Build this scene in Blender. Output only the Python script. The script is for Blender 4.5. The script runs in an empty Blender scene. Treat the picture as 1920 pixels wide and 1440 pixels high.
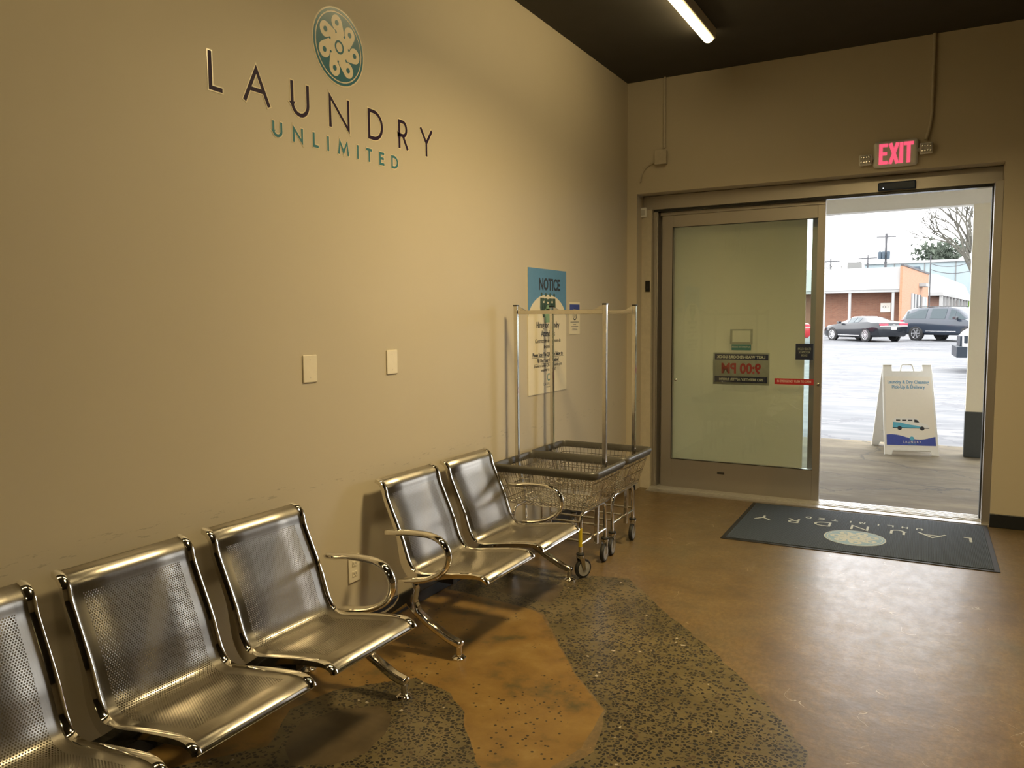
import bpy, bmesh, math, random
from mathutils import Vector, Matrix
from math import sin, cos, pi, radians
random.seed(7)
SC = bpy.context.scene
COL = SC.collection

# ------------------------------------------------------------------ camera
YAW, PITCH, ROLL = 0.506112, 0.0827485, -0.0077727
CX = 2.5591
fw = Vector((-sin(YAW)*cos(PITCH), cos(YAW)*cos(PITCH), -sin(PITCH)))
rt = Vector((cos(YAW), sin(YAW), 0)); up = rt.cross(fw)
r2 = cos(ROLL)*rt + sin(ROLL)*up; u2 = -sin(ROLL)*rt + cos(ROLL)*up
cam = bpy.data.cameras.new('camera'); co = bpy.data.objects.new('camera', cam); COL.objects.link(co)
co.matrix_world = Matrix(((r2.x, u2.x, -fw.x, CX), (r2.y, u2.y, -fw.y, 0), (r2.z, u2.z, -fw.z, 1.6), (0, 0, 0, 1)))
cam.sensor_width = 36; cam.lens = 1451.86/1920*36; cam.clip_end = 600
SC.camera = co
# ------------------------------------------------------------------ world, exposure
W = bpy.data.worlds.new('world'); SC.world = W; W.use_nodes = True
bg = W.node_tree.nodes['Background']; bg.inputs[0].default_value = (0.98, 0.99, 1.0, 1); bg.inputs[1].default_value = 6.0
SC.view_settings.view_transform = 'Standard'; SC.view_settings.look = 'None'
SC.view_settings.gamma = 1; SC.view_settings.use_curve_mapping = False; SC.view_settings.exposure = 0
LAMP = 13.0          # emission of the ceiling strip lenses
FILL_PANEL = 30.0        # emission of the unseen square panels added as fill
STAND_IN_BAY = 175.0         # emission of the unseen round lamp standing in for room lighting
WARM = (1.0, 0.765, 0.385)

# ------------------------------------------------------------------ materials
class NT:
    def __init__(s, name):
        s.m = bpy.data.materials.new(name); s.m.use_nodes = True; s.t = s.m.node_tree; s.n = s.t.nodes
        s.b = s.n['Principled BSDF']; s.out = s.n['Material Output']
    def new(s, typ, **kw):
        x = s.n.new(typ)
        for k, v in kw.items(): setattr(x, k, v)
        return x
    def link(s, a, b): s.t.links.new(a, b)
    def math(s, op, a, b=None, c=None):
        x = s.new('ShaderNodeMath', operation=op)
        for i, v in enumerate((a, b, c)):
            if v is None: continue
            if isinstance(v, (int, float)): x.inputs[i].default_value = v
            else: s.link(v, x.inputs[i])
        return x.outputs[0]
    def ramp(s, fac, stops, interp='LINEAR'):
        x = s.new('ShaderNodeValToRGB'); x.color_ramp.interpolation = interp
        e = x.color_ramp.elements
        while len(e) < len(stops): e.new(0.5)
        for el, (p, c) in zip(e, stops):
            el.position = p; el.color = (*c, 1) if len(c) == 3 else c
        s.link(fac, x.inputs[0]); return x.outputs[0]
    def coord(s, kind='Object', scale=None):
        tc = s.new('ShaderNodeTexCoord'); o = tc.outputs[kind]
        if scale:
            mp = s.new('ShaderNodeMapping'); mp.inputs['Scale'].default_value = scale; s.link(o, mp.inputs[0]); o = mp.outputs[0]
        return o
    def noise(s, scale, detail=4, rough=.55, vec=None, out=0):
        x = s.new('ShaderNodeTexNoise'); x.inputs['Scale'].default_value = scale; x.inputs['Detail'].default_value = detail
        x.inputs['Roughness'].default_value = rough
        s.link(vec if vec is not None else s.coord(), x.inputs['Vector']); return x.outputs[out]
    def mix(s, fac, a, b):
        x = s.new('ShaderNodeMix', data_type='RGBA')
        for i, v in ((0, fac), (6, a), (7, b)):
            if isinstance(v, (int, float)): x.inputs[i].default_value = v
            elif isinstance(v, tuple): x.inputs[i].default_value = (*v[:3], 1)
            else: s.link(v, x.inputs[i])
        return x.outputs[2]
    def bump(s, h, strength=.2, dist=.01):
        x = s.new('ShaderNodeBump'); x.inputs['Strength'].default_value = strength; x.inputs['Distance'].default_value = dist
        s.link(h, x.inputs['Height']); s.link(x.outputs[0], s.b.inputs['Normal'])

def mat(name, col, rough=.5, metal=0, var=.06, nscale=30, spec=None, emis=None, estr=0, bump=0):
    """simple surface with a faint procedural variation"""
    t = NT(name)
    lo = tuple(max(0, c*(1-var)) for c in col); hi = tuple(min(1, c*(1+var)) for c in col)
    t.link(t.ramp(t.noise(nscale), [(.3, lo), (.7, hi)]), t.b.inputs['Base Color'])
    t.b.inputs['Roughness'].default_value = rough; t.b.inputs['Metallic'].default_value = metal
    if spec is not None: t.b.inputs['Specular IOR Level'].default_value = spec
    if emis: t.b.inputs['Emission Color'].default_value = (*emis, 1); t.b.inputs['Emission Strength'].default_value = estr
    if bump: t.bump(t.noise(nscale*4), bump, .002)
    return t.m

M = {}
def wall_material(name, col, rough=.55):
    t = NT(name)
    n = t.noise(1.3, 3)
    c = t.mix(n, tuple(x*.95 for x in col), tuple(min(1, x*1.04) for x in col))
    # scuff marks: a sparse band of short dark strokes at chair height
    co_ = t.coord('Object', (1, 5, 30)); nn = t.noise(2.2, 6, .7, co_)
    sep = t.new('ShaderNodeSeparateXYZ'); t.link(t.coord(), sep.inputs[0])
    z = sep.outputs[2]
    band = t.math('MULTIPLY', t.math('LESS_THAN', t.math('ABSOLUTE', t.math('SUBTRACT', z, .83)), .03), t.math('GREATER_THAN', nn, .60))
    c = t.mix(t.math('MULTIPLY', band, .35), c, tuple(x*.35 for x in col))
    t.link(c, t.b.inputs['Base Color']); t.b.inputs['Roughness'].default_value = rough
    t.bump(t.noise(180, 2), .06, .002)
    return t.m
M['wall'] = wall_material('beige_wall_paint', (.56, .50, .385))
M['wallsoffit'] = mat('beige_trim_paint', (.52, .47, .37), .45)
M['ceiling'] = mat('charcoal_ceiling_paint', (.05, .046, .04), .8, nscale=4)
M['base'] = mat('black_vinyl_base', (.012, .014, .018), .35)
def concrete():
    t = NT('stained_polished_concrete')
    o = t.coord()
    n1 = t.noise(1.1, 6, .6, o); n2 = t.noise(5, 8, .65, o); n3 = t.noise(16, 6, .7, t.coord('Object', (1, .45, 1)))
    base = t.ramp(n1, [(.32, (.085, .052, .022)), (.5, (.145, .092, .038)), (.68, (.13, .105, .058))])
    c = t.mix(t.ramp(n2, [(.38, (0,)*3), (.7, (.8,)*3)]), base, (.22, .145, .055))
    c = t.mix(t.ramp(n3, [(.55, (0, 0, 0)), (.75, (.5, .5, .5))]), c, (.24, .19, .11))
    n4 = t.noise(48, 5, .75, t.coord('Object', (1, .6, 1)))
    c = t.mix(t.ramp(n4, [(.42, (.45,)*3), (.60, (0,)*3)]), c, (.07, .048, .024))
    # thin pale scratches
    w = t.new('ShaderNodeTexVoronoi', feature='DISTANCE_TO_EDGE'); w.inputs['Scale'].default_value = 1.7
    mp = t.new('ShaderNodeMapping'); mp.inputs['Scale'].default_value = (1.6, .6, 1); mp.inputs['Rotation'].default_value = (0, 0, .5)
    dn = t.new('ShaderNodeVectorMath', operation='ADD'); t.link(o, dn.inputs[0]); t.link(t.noise(2.5, 2, .5, o, 1), dn.inputs[1])
    t.link(dn.outputs[0], mp.inputs[0]); t.link(mp.outputs[0], w.inputs['Vector'])
    line = t.math('MULTIPLY', t.math('LESS_THAN', w.outputs[0], .0022), t.math('GREATER_THAN', n2, .56))
    c = t.mix(t.math('MULTIPLY', line, .6), c, (.5, .45, .36))
    t.link(c, t.b.inputs['Base Color'])
    r = t.math('ADD', t.math('MULTIPLY', n3, .25), .24)
    t.link(r, t.b.inputs['Roughness'])
    t.b.inputs['Specular IOR Level'].default_value = .75
    t.bump(t.math('ADD', t.noise(9, 5, .6, o), t.math('MULTIPLY', t.noise(70, 3, .5, o), .12)), .08, .02)
    return t.m
def orange_patch():
    t = NT('amber_stained_concrete_patch')
    o = t.coord()
    n1 = t.noise(4, 8, .65, o); n2 = t.noise(2, 3, .5, o)
    c = t.ramp(n1, [(.34, (.085, .066, .028)), (.46, (.19, .11, .032)), (.58, (.23, .14, .042)), (.7, (.28, .19, .075))])
    v = t.new('ShaderNodeTexVoronoi'); v.inputs['Scale'].default_value = 34; v.inputs['Randomness'].default_value = 1; t.link(o, v.inputs['Vector'])
    sp = t.math('MULTIPLY', t.math('LESS_THAN', v.outputs['Distance'], .2), t.math('GREATER_THAN', n2, .52))
    c = t.mix(sp, c, (.035, .025, .015))
    t.link(c, t.b.inputs['Base Color']); t.b.inputs['Roughness'].default_value = .3
    t.bump(n1, .08, .02)
    return t.m
def aggregate():
    t = NT('exposed_aggregate_concrete')
    o = t.coord()
    dn = t.new('ShaderNodeVectorMath', operation='MULTIPLY_ADD'); t.link(t.noise(40, 2, .5, o, 1), dn.inputs[0]); dn.inputs[1].default_value = (.012,)*3; t.link(o, dn.inputs[2])
    v = t.new('ShaderNodeTexVoronoi'); v.inputs['Scale'].default_value = 60; t.link(dn.outputs[0], v.inputs['Vector'])
    ve = t.new('ShaderNodeTexVoronoi', feature='DISTANCE_TO_EDGE'); ve.inputs['Scale'].default_value = 60; t.link(dn.outputs[0], ve.inputs['Vector'])
    sep = t.new('ShaderNodeSeparateColor'); t.link(v.outputs['Color'], sep.inputs[0])
    # stones thin out where the grinder left paste over them
    cover = t.ramp(t.noise(1.7, 3, .5, o), [(.36, (.42,)*3), (.55, (.9,)*3)])
    st = t.math('MULTIPLY', t.math('GREATER_THAN', ve.outputs[0], t.math('ADD', t.math('MULTIPLY', sep.outputs[2], .16), .07)), t.math('LESS_THAN', sep.outputs[0], cover))
    paste = t.ramp(t.noise(3, 5, .6, o), [(.35, (.088, .070, .034)), (.65, (.15, .118, .058))])
    stone = t.ramp(sep.outputs[1], [(0, (.012, .010, .009)), (.6, (.024, .021, .017)), (.86, (.07, .048, .03)), (.93, (.025, .025, .025)), (.992, (.36, .33, .26))], 'CONSTANT')
    c = t.mix(st, paste, stone)
    t.link(c, t.b.inputs['Base Color']); t.b.inputs['Roughness'].default_value = .32
    t.bump(t.noise(60, 3, .5, o), .12, .004)
    return t.m
M['floor'] = concrete(); M['orange'] = orange_patch(); M['agg'] = aggregate()
M['brownpatch'] = mat('smooth_brown_mortar_patch', (.085, .062, .034), .34, var=.35, nscale=7)
M['chrome'] = mat('polished_chrome', (.80, .78, .74), .07, 1, var=.03)
M['zinc'] = mat('zinc_plated_steel', (.62, .60, .57), .22, 1, var=.08)
M['darkmetal'] = mat('black_gloss_steel', (.02, .02, .02), .2, .3)
M['post'] = mat('chromed_square_tube', (.72, .70, .66), .13, 1, var=.05)
M['rim'] = mat('grey_plastic_bumper', (.075, .07, .06), .38)
M['alu'] = mat('anodised_aluminium', (.42, .39, .35), .38, .75, var=.03, nscale=3)
M['alulight'] = mat('bright_aluminium', (.62, .61, .59), .3, .8)
M['plate'] = mat('ivory_plastic_plate', (.80, .74, .60), .35, var=.02)
M['slot'] = mat('dark_slot', (.03, .028, .025), .5)
M['white'] = mat('white_plastic', (.78, .78, .76), .4, var=.02)
M['offwhite'] = mat('cream_painted_metal', (.72, .68, .58), .5, var=.03)
M['lightgrey'] = mat('light_grey_plastic', (.5, .49, .47), .45)
M['rubber'] = mat('black_rubber', (.012, .012, .012), .6)
M['tyregrey'] = mat('grey_caster_tread', (.30, .29, .27), .5)
M['yellow'] = mat('yellow_tape', (.62, .48, .02), .45)
M['purple'] = mat('dark_purple_vinyl', (.022, .008, .035), .5, var=.02, spec=.15)
M['teal'] = mat('teal_vinyl', (.035, .16, .22), .25, var=.03)
M['tealflat'] = mat('teal_letter_vinyl', (.05, .19, .24), .5, var=.03, spec=.2)
M['cream'] = mat('cream_vinyl', (.80, .72, .54), .25, var=.01)
M['posterblue'] = mat('poster_blue_print', (.085, .25, .47), .45, var=.03)
M['postercream'] = mat('poster_cream_print', (.80, .73, .56), .45, var=.01)
M['ink'] = mat('dark_ink', (.015, .02, .03), .5)
M['greyink'] = mat('grey_ink', (.16, .16, .15), .5)
M['leafgreen'] = mat('dark_green_print', (.03, .075, .035), .5)
M['palegreen'] = mat('pale_green_print', (.22, .38, .22), .5)
M['tealgrey'] = mat('teal_print', (.03, .22, .25), .5)
M['navy'] = mat('navy_print', (.02, .025, .09), .5)
M['red'] = mat('red_print', (.45, .02, .03), .5)
M['royal'] = mat('royal_blue_print', (.04, .07, .36), .45)
M['skyprint'] = mat('sky_blue_print', (.12, .32, .52), .45)
M['cyanprint'] = mat('cyan_print', (.10, .42, .60), .45)
M['paper'] = mat('white_paper', (.80, .76, .68), .6, var=.01)
M['sensor'] = mat('dark_blue_sensor_lens', (.012, .03, .075), .15)
def glass(name, tint=(.93, .97, .95), rough=0.0):
    t = NT(name)
    tr = t.new('ShaderNodeBsdfTransparent'); tr.inputs[0].default_value = (*tint, 1)
    gl = t.new('ShaderNodeBsdfGlossy'); gl.inputs['Roughness'].default_value = rough
    fr = t.new('ShaderNodeFresnel'); fr.inputs['IOR'].default_value = 1.55
    mx = t.new('ShaderNodeMixShader'); t.link(fr.outputs[0], mx.inputs[0]); t.link(tr.outputs[0], mx.inputs[1]); t.link(gl.outputs[0], mx.inputs[2])
    t.link(mx.outputs[0], t.out.inputs[0]); t.link(t.math('MULTIPLY', t.noise(2), .01), gl.inputs['Roughness'])
    return t.m
M['glass'] = glass('clear_door_glass')
def film():
    t = NT('frosted_olive_window_film'); tl = t.new('ShaderNodeBsdfTranslucent'); tl.inputs[0].default_value = (.90, .79, .57, 1)
    t.link(t.ramp(t.noise(1.5), [(.3, (.55, .49, .36)), (.7, (.58, .52, .39))]), t.b.inputs['Base Color']); t.b.inputs['Roughness'].default_value = .4
    mx = t.new('ShaderNodeMixShader'); mx.inputs[0].default_value = .45; t.link(t.b.outputs[0], mx.inputs[1]); t.link(tl.outputs[0], mx.inputs[2]); t.link(mx.outputs[0], t.out.inputs[0]); return t.m
M['film'] = film()
M['lens'] = mat('lit_lamp_lens', (.9, .85, .7), .5, emis=WARM, estr=LAMP)
M['exitred'] = mat('lit_red_exit_letters', (.7, .05, .1), .4, emis=(1, .12, .22), estr=.85)
def perforated():
    t = NT('perforated_satin_steel')
    uv = t.coord('UV'); p = .0088; q3 = p*math.sqrt(3)
    def lattice(off):
        mp = t.new('ShaderNodeMapping'); mp.inputs['Scale'].default_value = (1/q3, 1/p, 1); mp.inputs['Location'].default_value = (off, off, 0); t.link(uv, mp.inputs[0])
        fr = t.new('ShaderNodeVectorMath', operation='FRACTION'); t.link(mp.outputs[0], fr.inputs[0])
        ma = t.new('ShaderNodeVectorMath', operation='MULTIPLY_ADD'); t.link(fr.outputs[0], ma.inputs[0]); ma.inputs[1].default_value = (q3, p, 0); ma.inputs[2].default_value = (-q3/2, -p/2, 0)
        ln = t.new('ShaderNodeVectorMath', operation='LENGTH'); t.link(ma.outputs[0], ln.inputs[0]); return ln.outputs['Value']
    d = t.math('MINIMUM', lattice(0), lattice(.5))
    hole = t.math('LESS_THAN', d, .0029)
    sep = t.new('ShaderNodeSeparateXYZ'); t.link(uv, sep.inputs[0]); s_, v_ = sep.outputs[0], sep.outputs[1]
    reg = t.math('MULTIPLY', t.math('LESS_THAN', t.math('ABSOLUTE', v_), .185), t.math('MULTIPLY', t.math('GREATER_THAN', s_, .105), t.math('LESS_THAN', s_, .86)))
    hole = t.math('MULTIPLY', hole, reg)
    tr = t.new('ShaderNodeBsdfTransparent'); mx = t.new('ShaderNodeMixShader')
    t.link(hole, mx.inputs[0]); t.link(t.b.outputs[0], mx.inputs[1]); t.link(tr.outputs[0], mx.inputs[2]); t.link(mx.outputs[0], t.out.inputs[0])
    n = t.noise(30, 3, .5, t.coord('UV', (1, 8, 1)))
    t.link(t.ramp(n, [(.3, (.50, .47, .42)), (.7, (.56, .53, .48))]), t.b.inputs['Base Color'])
    t.b.inputs['Metallic'].default_value = 1
    t.link(t.math('ADD', t.math('MULTIPLY', n, .06), .31), t.b.inputs['Roughness'])
    tg = t.new('ShaderNodeTangent', direction_type='UV_MAP'); tg.uv_map = 'UVMap'; t.link(tg.outputs[0], t.b.inputs['Tangent'])
    t.b.inputs['Anisotropic'].default_value = .8; t.b.inputs['Anisotropic Rotation'].default_value = .25
    return t.m
M['perf'] = perforated()
def mat_rib():
    t = NT('ribbed_blue_grey_carpet'); o = t.coord()
    w = t.new('ShaderNodeTexWave', bands_direction='X'); w.inputs['Scale'].default_value = 32; t.link(o, w.inputs['Vector'])
    w2 = t.new('ShaderNodeTexWave', bands_direction='Y'); w2.inputs['Scale'].default_value = 32; t.link(o, w2.inputs['Vector'])
    h = t.math('MINIMUM', w.outputs[1], t.math('ADD', w2.outputs[1], .35))
    t.link(t.mix(h, (.018, .026, .036), (.055, .075, .095)), t.b.inputs['Base Color']); t.b.inputs['Roughness'].default_value = .9
    t.bump(h, .6, .004); return t.m
M['matrib'] = mat_rib()
def speck(name, a, b, sc, rough):
    t = NT(name); o = t.coord()
    t.link(t.mix(t.ramp(t.noise(sc, 6, .75, o), [(.4, (0,)*3), (.6, (1,)*3)]), a, b), t.b.inputs['Base Color']); t.b.inputs['Roughness'].default_value = rough; return t.m
M['matprint'] = speck('pale_mat_print', (.42, .46, .44), (.62, .64, .58), 120, .9)
M['matblue'] = speck('light_blue_mat_print', (.22, .36, .48), (.34, .46, .55), 120, .9)
def walk():
    t = NT('worn_sidewalk_concrete'); o = t.coord()
    n1 = t.noise(1.1, 7, .65, t.coord('Object', (.6, 1.6, 1))); n2 = t.noise(8, 6, .7, t.coord('Object', (.7, 3, 1)))
    c = t.ramp(n1, [(.34, (.072, .056, .034)), (.5, (.12, .096, .058)), (.64, (.19, .155, .095))])
    c = t.mix(t.ramp(n2, [(.5, (0,)*3), (.75, (.6,)*3)]), c, (.17, .15, .115))
    v = t.new('ShaderNodeTexVoronoi', feature='DISTANCE_TO_EDGE'); v.inputs['Scale'].default_value = .55
    dn = t.new('ShaderNodeVectorMath', operation='MULTIPLY_ADD'); t.link(t.noise(3, 5, .6, o, 1), dn.inputs[0]); dn.inputs[1].default_value = (.5,)*3; t.link(o, dn.inputs[2]); t.link(dn.outputs[0], v.inputs['Vector'])
    c = t.mix(t.math('MULTIPLY', t.math('LESS_THAN', v.outputs[0], .008), .7), c, (.05, .045, .035))
    t.link(c, t.b.inputs['Base Color']); t.b.inputs['Roughness'].default_value = .75; t.b.inputs['Specular IOR Level'].default_value = .15; t.bump(n2, .2, .01); return t.m
def asphalt():
    t = NT('wet_pale_asphalt'); o = t.coord()
    n = t.noise(.9, 6, .65, t.coord('Object', (.35, 1.5, 1)))
    c = t.ramp(n, [(.36, (.06, .063, .07)), (.47, (.135, .139, .147)), (.60, (.19, .192, .197))])
    v = t.new('ShaderNodeTexVoronoi', feature='DISTANCE_TO_EDGE'); v.inputs['Scale'].default_value = .22
    dn = t.new('ShaderNodeVectorMath', operation='MULTIPLY_ADD'); t.link(t.noise(.8, 5, .6, o, 1), dn.inputs[0]); dn.inputs[1].default_value = (2.5,)*3; t.link(o, dn.inputs[2]); t.link(dn.outputs[0], v.inputs['Vector'])
    c = t.mix(t.math('MULTIPLY', t.math('LESS_THAN', v.outputs[0], .012), .6), c, (.12, .12, .13))
    t.link(c, t.b.inputs['Base Color']); t.link(t.ramp(n, [(.35, (.2,)*3), (.5, (.7,)*3)]), t.b.inputs['Roughness']); t.link(t.ramp(n, [(.33, (.12,)*3), (.45, (.01,)*3)]), t.b.inputs['Specular IOR Level']); return t.m
M['walk'] = walk(); M['lot'] = asphalt()
def brick(name, a, b, mo):
    t = NT(name); x = t.new('ShaderNodeTexBrick'); x.inputs['Color1'].default_value = (*a, 1); x.inputs['Color2'].default_value = (*b, 1); x.inputs['Mortar'].default_value = (*mo, 1)
    x.inputs['Scale'].default_value = 1; x.inputs['Brick Width'].default_value = .23; x.inputs['Row Height'].default_value = .08; x.inputs['Mortar Size'].default_value = .008
    sep = t.new('ShaderNodeSeparateXYZ'); t.link(t.coord(), sep.inputs[0]); cb = t.new('ShaderNodeCombineXYZ')
    t.link(t.math('ADD', sep.outputs[0], sep.outputs[1]), cb.inputs[0]); t.link(sep.outputs[2], cb.inputs[1]); t.link(cb.outputs[0], x.inputs['Vector'])
    t.link(t.mix(t.math('MULTIPLY', t.noise(1.3, 5, .7), .55), x.outputs[0], (.30, .16, .10)), t.b.inputs['Base Color']); t.b.inputs['Roughness'].default_value = .8; return t.m
M['brick'] = brick('red_brick', (.18, .065, .038), (.25, .105, .06), (.19, .14, .11))
M['brick2'] = brick('orange_brick', (.27, .12, .055), (.32, .155, .08), (.28, .18, .12))
M['whitepaint'] = mat('white_painted_trim', (.85, .85, .83), .5, var=.01)
M['farwhite'] = mat('weathered_white_paint', (.30, .30, .295), .7, var=.02, spec=.1)
M['acgrey'] = mat('grey_sheet_metal', (.15, .15, .145), .6, spec=.1)
M['nightglass'] = mat('dark_window_glass', (.03, .03, .035), .4, spec=.1)
M['bumper'] = mat('dark_grey_bumper', (.022, .028, .036), .5, spec=.15)
M['paleblue'] = mat('pale_blue_metal_cladding', (.22, .27, .285), .5, var=.03, nscale=.5)
M['canopypaint'] = mat('sheltered_cream_paint', (.86, .83, .72), .5, var=.01)
M['slate'] = mat('dark_blue_roof', (.04, .06, .08), .6)
M['pillargrey'] = mat('dark_grey_paint', (.055, .065, .075), .5)
M['bark'] = mat('grey_brown_bark', (.10, .095, .08), .9, nscale=6, spec=.05)
M['leafdark'] = mat('dark_green_foliage', (.075, .09, .07), .9, var=.4, nscale=8, spec=0.05)
M['grass'] = mat('bright_green_grass', (.10, .19, .02), .9, var=.3)
M['woodpole'] = mat('weathered_pole', (.06, .06, .065), .8)
M['carblack'] = mat('black_car_paint', (.012, .014, .018), .12, var=.02)
M['carnavy'] = mat('dark_slate_car_paint', (.025, .032, .045), .15, var=.02)
M['carred'] = mat('red_car_paint', (.4, .02, .03), .2, var=.02)
M['carwhite'] = mat('white_car_paint', (.8, .8, .8), .2, var=.02)
M['carglass'] = mat('tinted_car_window', (.04, .055, .062), .12, var=.02, spec=.25)
M['tail'] = mat('red_tail_lamp', (.6, .02, .05), .2)
M['alloy'] = mat('silver_alloy', (.6, .6, .62), .25, .8)
M['shade'] = mat('dark_window_pane', (.06, .06, .065), .15)

# ------------------------------------------------------------------ mesh helpers
class MB:
    def __init__(s): s.v = []; s.f = []; s.uv = None
    def add(s, vs, fs):
        b = len(s.v); s.v += [tuple(v) for v in vs]; s.f += [tuple(i+b for i in f) for f in fs]; return s
    def box(s, x0, x1, y0, y1, z0, z1, T=None):
        vs = [Vector((x, y, z)) for z in (z0, z1) for y in (y0, y1) for x in (x0, x1)]
        if T: vs = [T @ v for v in vs]
        return s.add(vs, [(0, 2, 3, 1), (4, 5, 7, 6), (0, 1, 5, 4), (2, 6, 7, 3), (0, 4, 6, 2), (1, 3, 7, 5)])
    def tube(s, pts, r, n=10, closed=False, flat=1.0, up=None, sq=False):
        """sweep a round (or flattened) section along pts; r number or list"""
        P = [Vector(p) for p in pts]; k = len(P); R_ = r if isinstance(r, (list, tuple)) else [r]*k
        rings = []; pn = None
        for i in range(k):
            a = P[i-1] if (i > 0 or closed) else P[i]; b = P[(i+1) % k] if (i < k-1 or closed) else P[i]
            d = (b-a).normalized()
            if up is not None: u = Vector(up)
            elif pn is None: u = Vector((0, 0, 1)) if abs(d.z) < .9 else Vector((1, 0, 0))
            else: u = pn
            u = (u-d*u.dot(d)).normalized(); w = d.cross(u); pn = u
            ring = []
            for j in range(n):
                t = 2*pi*j/n + (pi/4 if sq else 0)
                ring.append(P[i]+(u*cos(t)*flat+w*sin(t))*R_[i]*(1.4142 if sq else 1))
            rings.append(ring)
        vs = [v for ring in rings for v in ring]; fs = []
        m = k if closed else k-1
        for i in range(m):
            for j in range(n):
                a = i*n+j; b = i*n+(j+1) % n; c = ((i+1) % k)*n+(j+1) % n; d = ((i+1) % k)*n+j
                fs.append((a, b, c, d))
        if not closed: fs += [tuple(range(n))[::-1], tuple((k-1)*n+j for j in range(n))]
        return s.add(vs, fs)
    def bar(s, a, b, r, n=10, **k): return s.tube([a, b], r, n, **k)
    def lathe(s, prof, T=None, n=24):
        """profile (radius, z) revolved about local z"""
        vs = []; fs = []
        for (r, z) in prof:
            for j in range(n):
                t = 2*pi*j/n; v = Vector((r*cos(t), r*sin(t), z)); vs.append(T @ v if T else v)
        for i in range(len(prof)-1):
            for j in range(n):
                fs.append((i*n+j, i*n+(j+1) % n, (i+1)*n+(j+1) % n, (i+1)*n+j))
        fs += [tuple(range(n))[::-1], tuple((len(prof)-1)*n+j for j in range(n))]
        return s.add(vs, fs)
    def prism(s, poly, h, T=None, z0=0):
        """2D polygon extruded along local z"""
        n = len(poly); vs = [Vector((x, y, z)) for z in (z0, z0+h) for x, y in poly]
        if T: vs = [T @ v for v in vs]
        return s.add(vs, [tuple(range(n))[::-1], tuple(range(n, 2*n))]+[(i, (i+1) % n, n+(i+1) % n, n+i) for i in range(n)])
    def build(s, name, material, parent=None, smooth=False, bevel=0, seg=2, angle=40):
        me = bpy.data.meshes.new(name); me.from_pydata(s.v, [], s.f); me.validate()
        bm = bmesh.new(); bm.from_mesh(me); bmesh.ops.recalc_face_normals(bm, faces=bm.faces)
        bm.to_mesh(me); bm.free()
        ms = material if isinstance(material, (list, tuple)) else [material]
        for m in ms: me.materials.append(m)
        o = bpy.data.objects.new(name, me); COL.objects.link(o)
        if parent: o.parent = parent
        if bevel:
            b = o.modifiers.new('bevel', 'BEVEL'); b.width = bevel; b.segments = seg; b.limit_method = 'ANGLE'; b.angle_limit = radians(50)
        if smooth or bevel:
            for p in me.polygons: p.use_smooth = True
            me.set_sharp_from_angle(angle=radians(angle))
        return o

def tag(o, label=None, cat=None, group=None, kind=None):
    if label: o['label'] = label
    if cat: o['category'] = cat
    if group: o['group'] = group
    if kind: o['kind'] = kind
    return o
def empty(name, loc=(0, 0, 0), rz=0, label=None, cat=None, group=None, kind=None):
    o = bpy.data.objects.new(name, None); COL.objects.link(o); o.empty_display_size = .1
    o.location = loc; o.rotation_euler = (0, 0, rz); return tag(o, label, cat, group, kind)
def struct(name, mb, m, **k): return tag(mb.build(name, m, **k), kind='structure')
def frame(o, X, Y):
    X = Vector(X); Y = Vector(Y); Z = X.cross(Y); o = Vector(o)
    return Matrix(((X.x, Y.x, Z.x, o.x), (X.y, Y.y, Z.y, o.y), (X.z, Y.z, Z.z, o.z), (0, 0, 0, 1)))
def text(name, body, size, T, m, parent, bold=0, xs=1, align='CENTER', h=.0006, shear=0, space=1):
    c = bpy.data.curves.new(name, 'FONT'); c.body = body; c.size = size; c.align_x = align; c.align_y = 'CENTER'; c.offset = bold; c.extrude = h/2; c.shear = shear; c.space_character = space; c.resolution_u = 3
    t = bpy.data.objects.new(name, c); COL.objects.link(t); bpy.context.view_layer.update()
    me = bpy.data.meshes.new_from_object(t.evaluated_get(bpy.context.evaluated_depsgraph_get())); bpy.data.objects.remove(t)
    me.transform(Matrix.Diagonal((xs, 1, 1, 1))); me.transform(T @ Matrix.Translation((0, 0, h/2)))
    me.materials.clear(); me.materials.append(m); me.name = name
    o = bpy.data.objects.new(name, me); COL.objects.link(o); o.parent = parent; return o
def arc(cx, cy, rx, ry, a0, a1, n): return [(cx+rx*cos(radians(a0+(a1-a0)*i/n)), cy+ry*sin(radians(a0+(a1-a0)*i/n))) for i in range(n+1)]
GL = {'L': [[(0, 1), (0, 0), (1, 0)]], 'A': [[(0, 0), (.5, 1), (1, 0)], [(.2, .36), (.8, .36)]],
      'U': [[(0, 1), (0, .38)]+arc(.5, .38, .5, .38, 180, 360, 12)+[(1, 1)]], 'N': [[(0, 0), (0, 1), (1, 0), (1, 1)]],
      'D': [[(.35, 0), (0, 0), (0, 1), (.35, 1)]+arc(.35, .5, .65, .5, 90, -90, 14)[1:]],
      'R': [[(0, 0), (0, 1), (.5, 1)]+arc(.5, .73, .42, .27, 90, -90, 10)[1:]+[(0, .46)], [(.45, .46), (1, 0)]],
      'Y': [[(0, 1), (.5, .48), (1, 1)], [(.5, .5), (.5, 0)]], 'I': [[(.5, 0), (.5, 1)]],
      'M': [[(0, 0), (.12, 1), (.5, .12), (.88, 1), (1, 0)]], 'T': [[(0, 1), (1, 1)], [(.5, 1), (.5, 0)]],
      'E': [[(1, 1), (0, 1), (0, 0), (1, 0)], [(0, .52), (.85, .52)]]}
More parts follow.
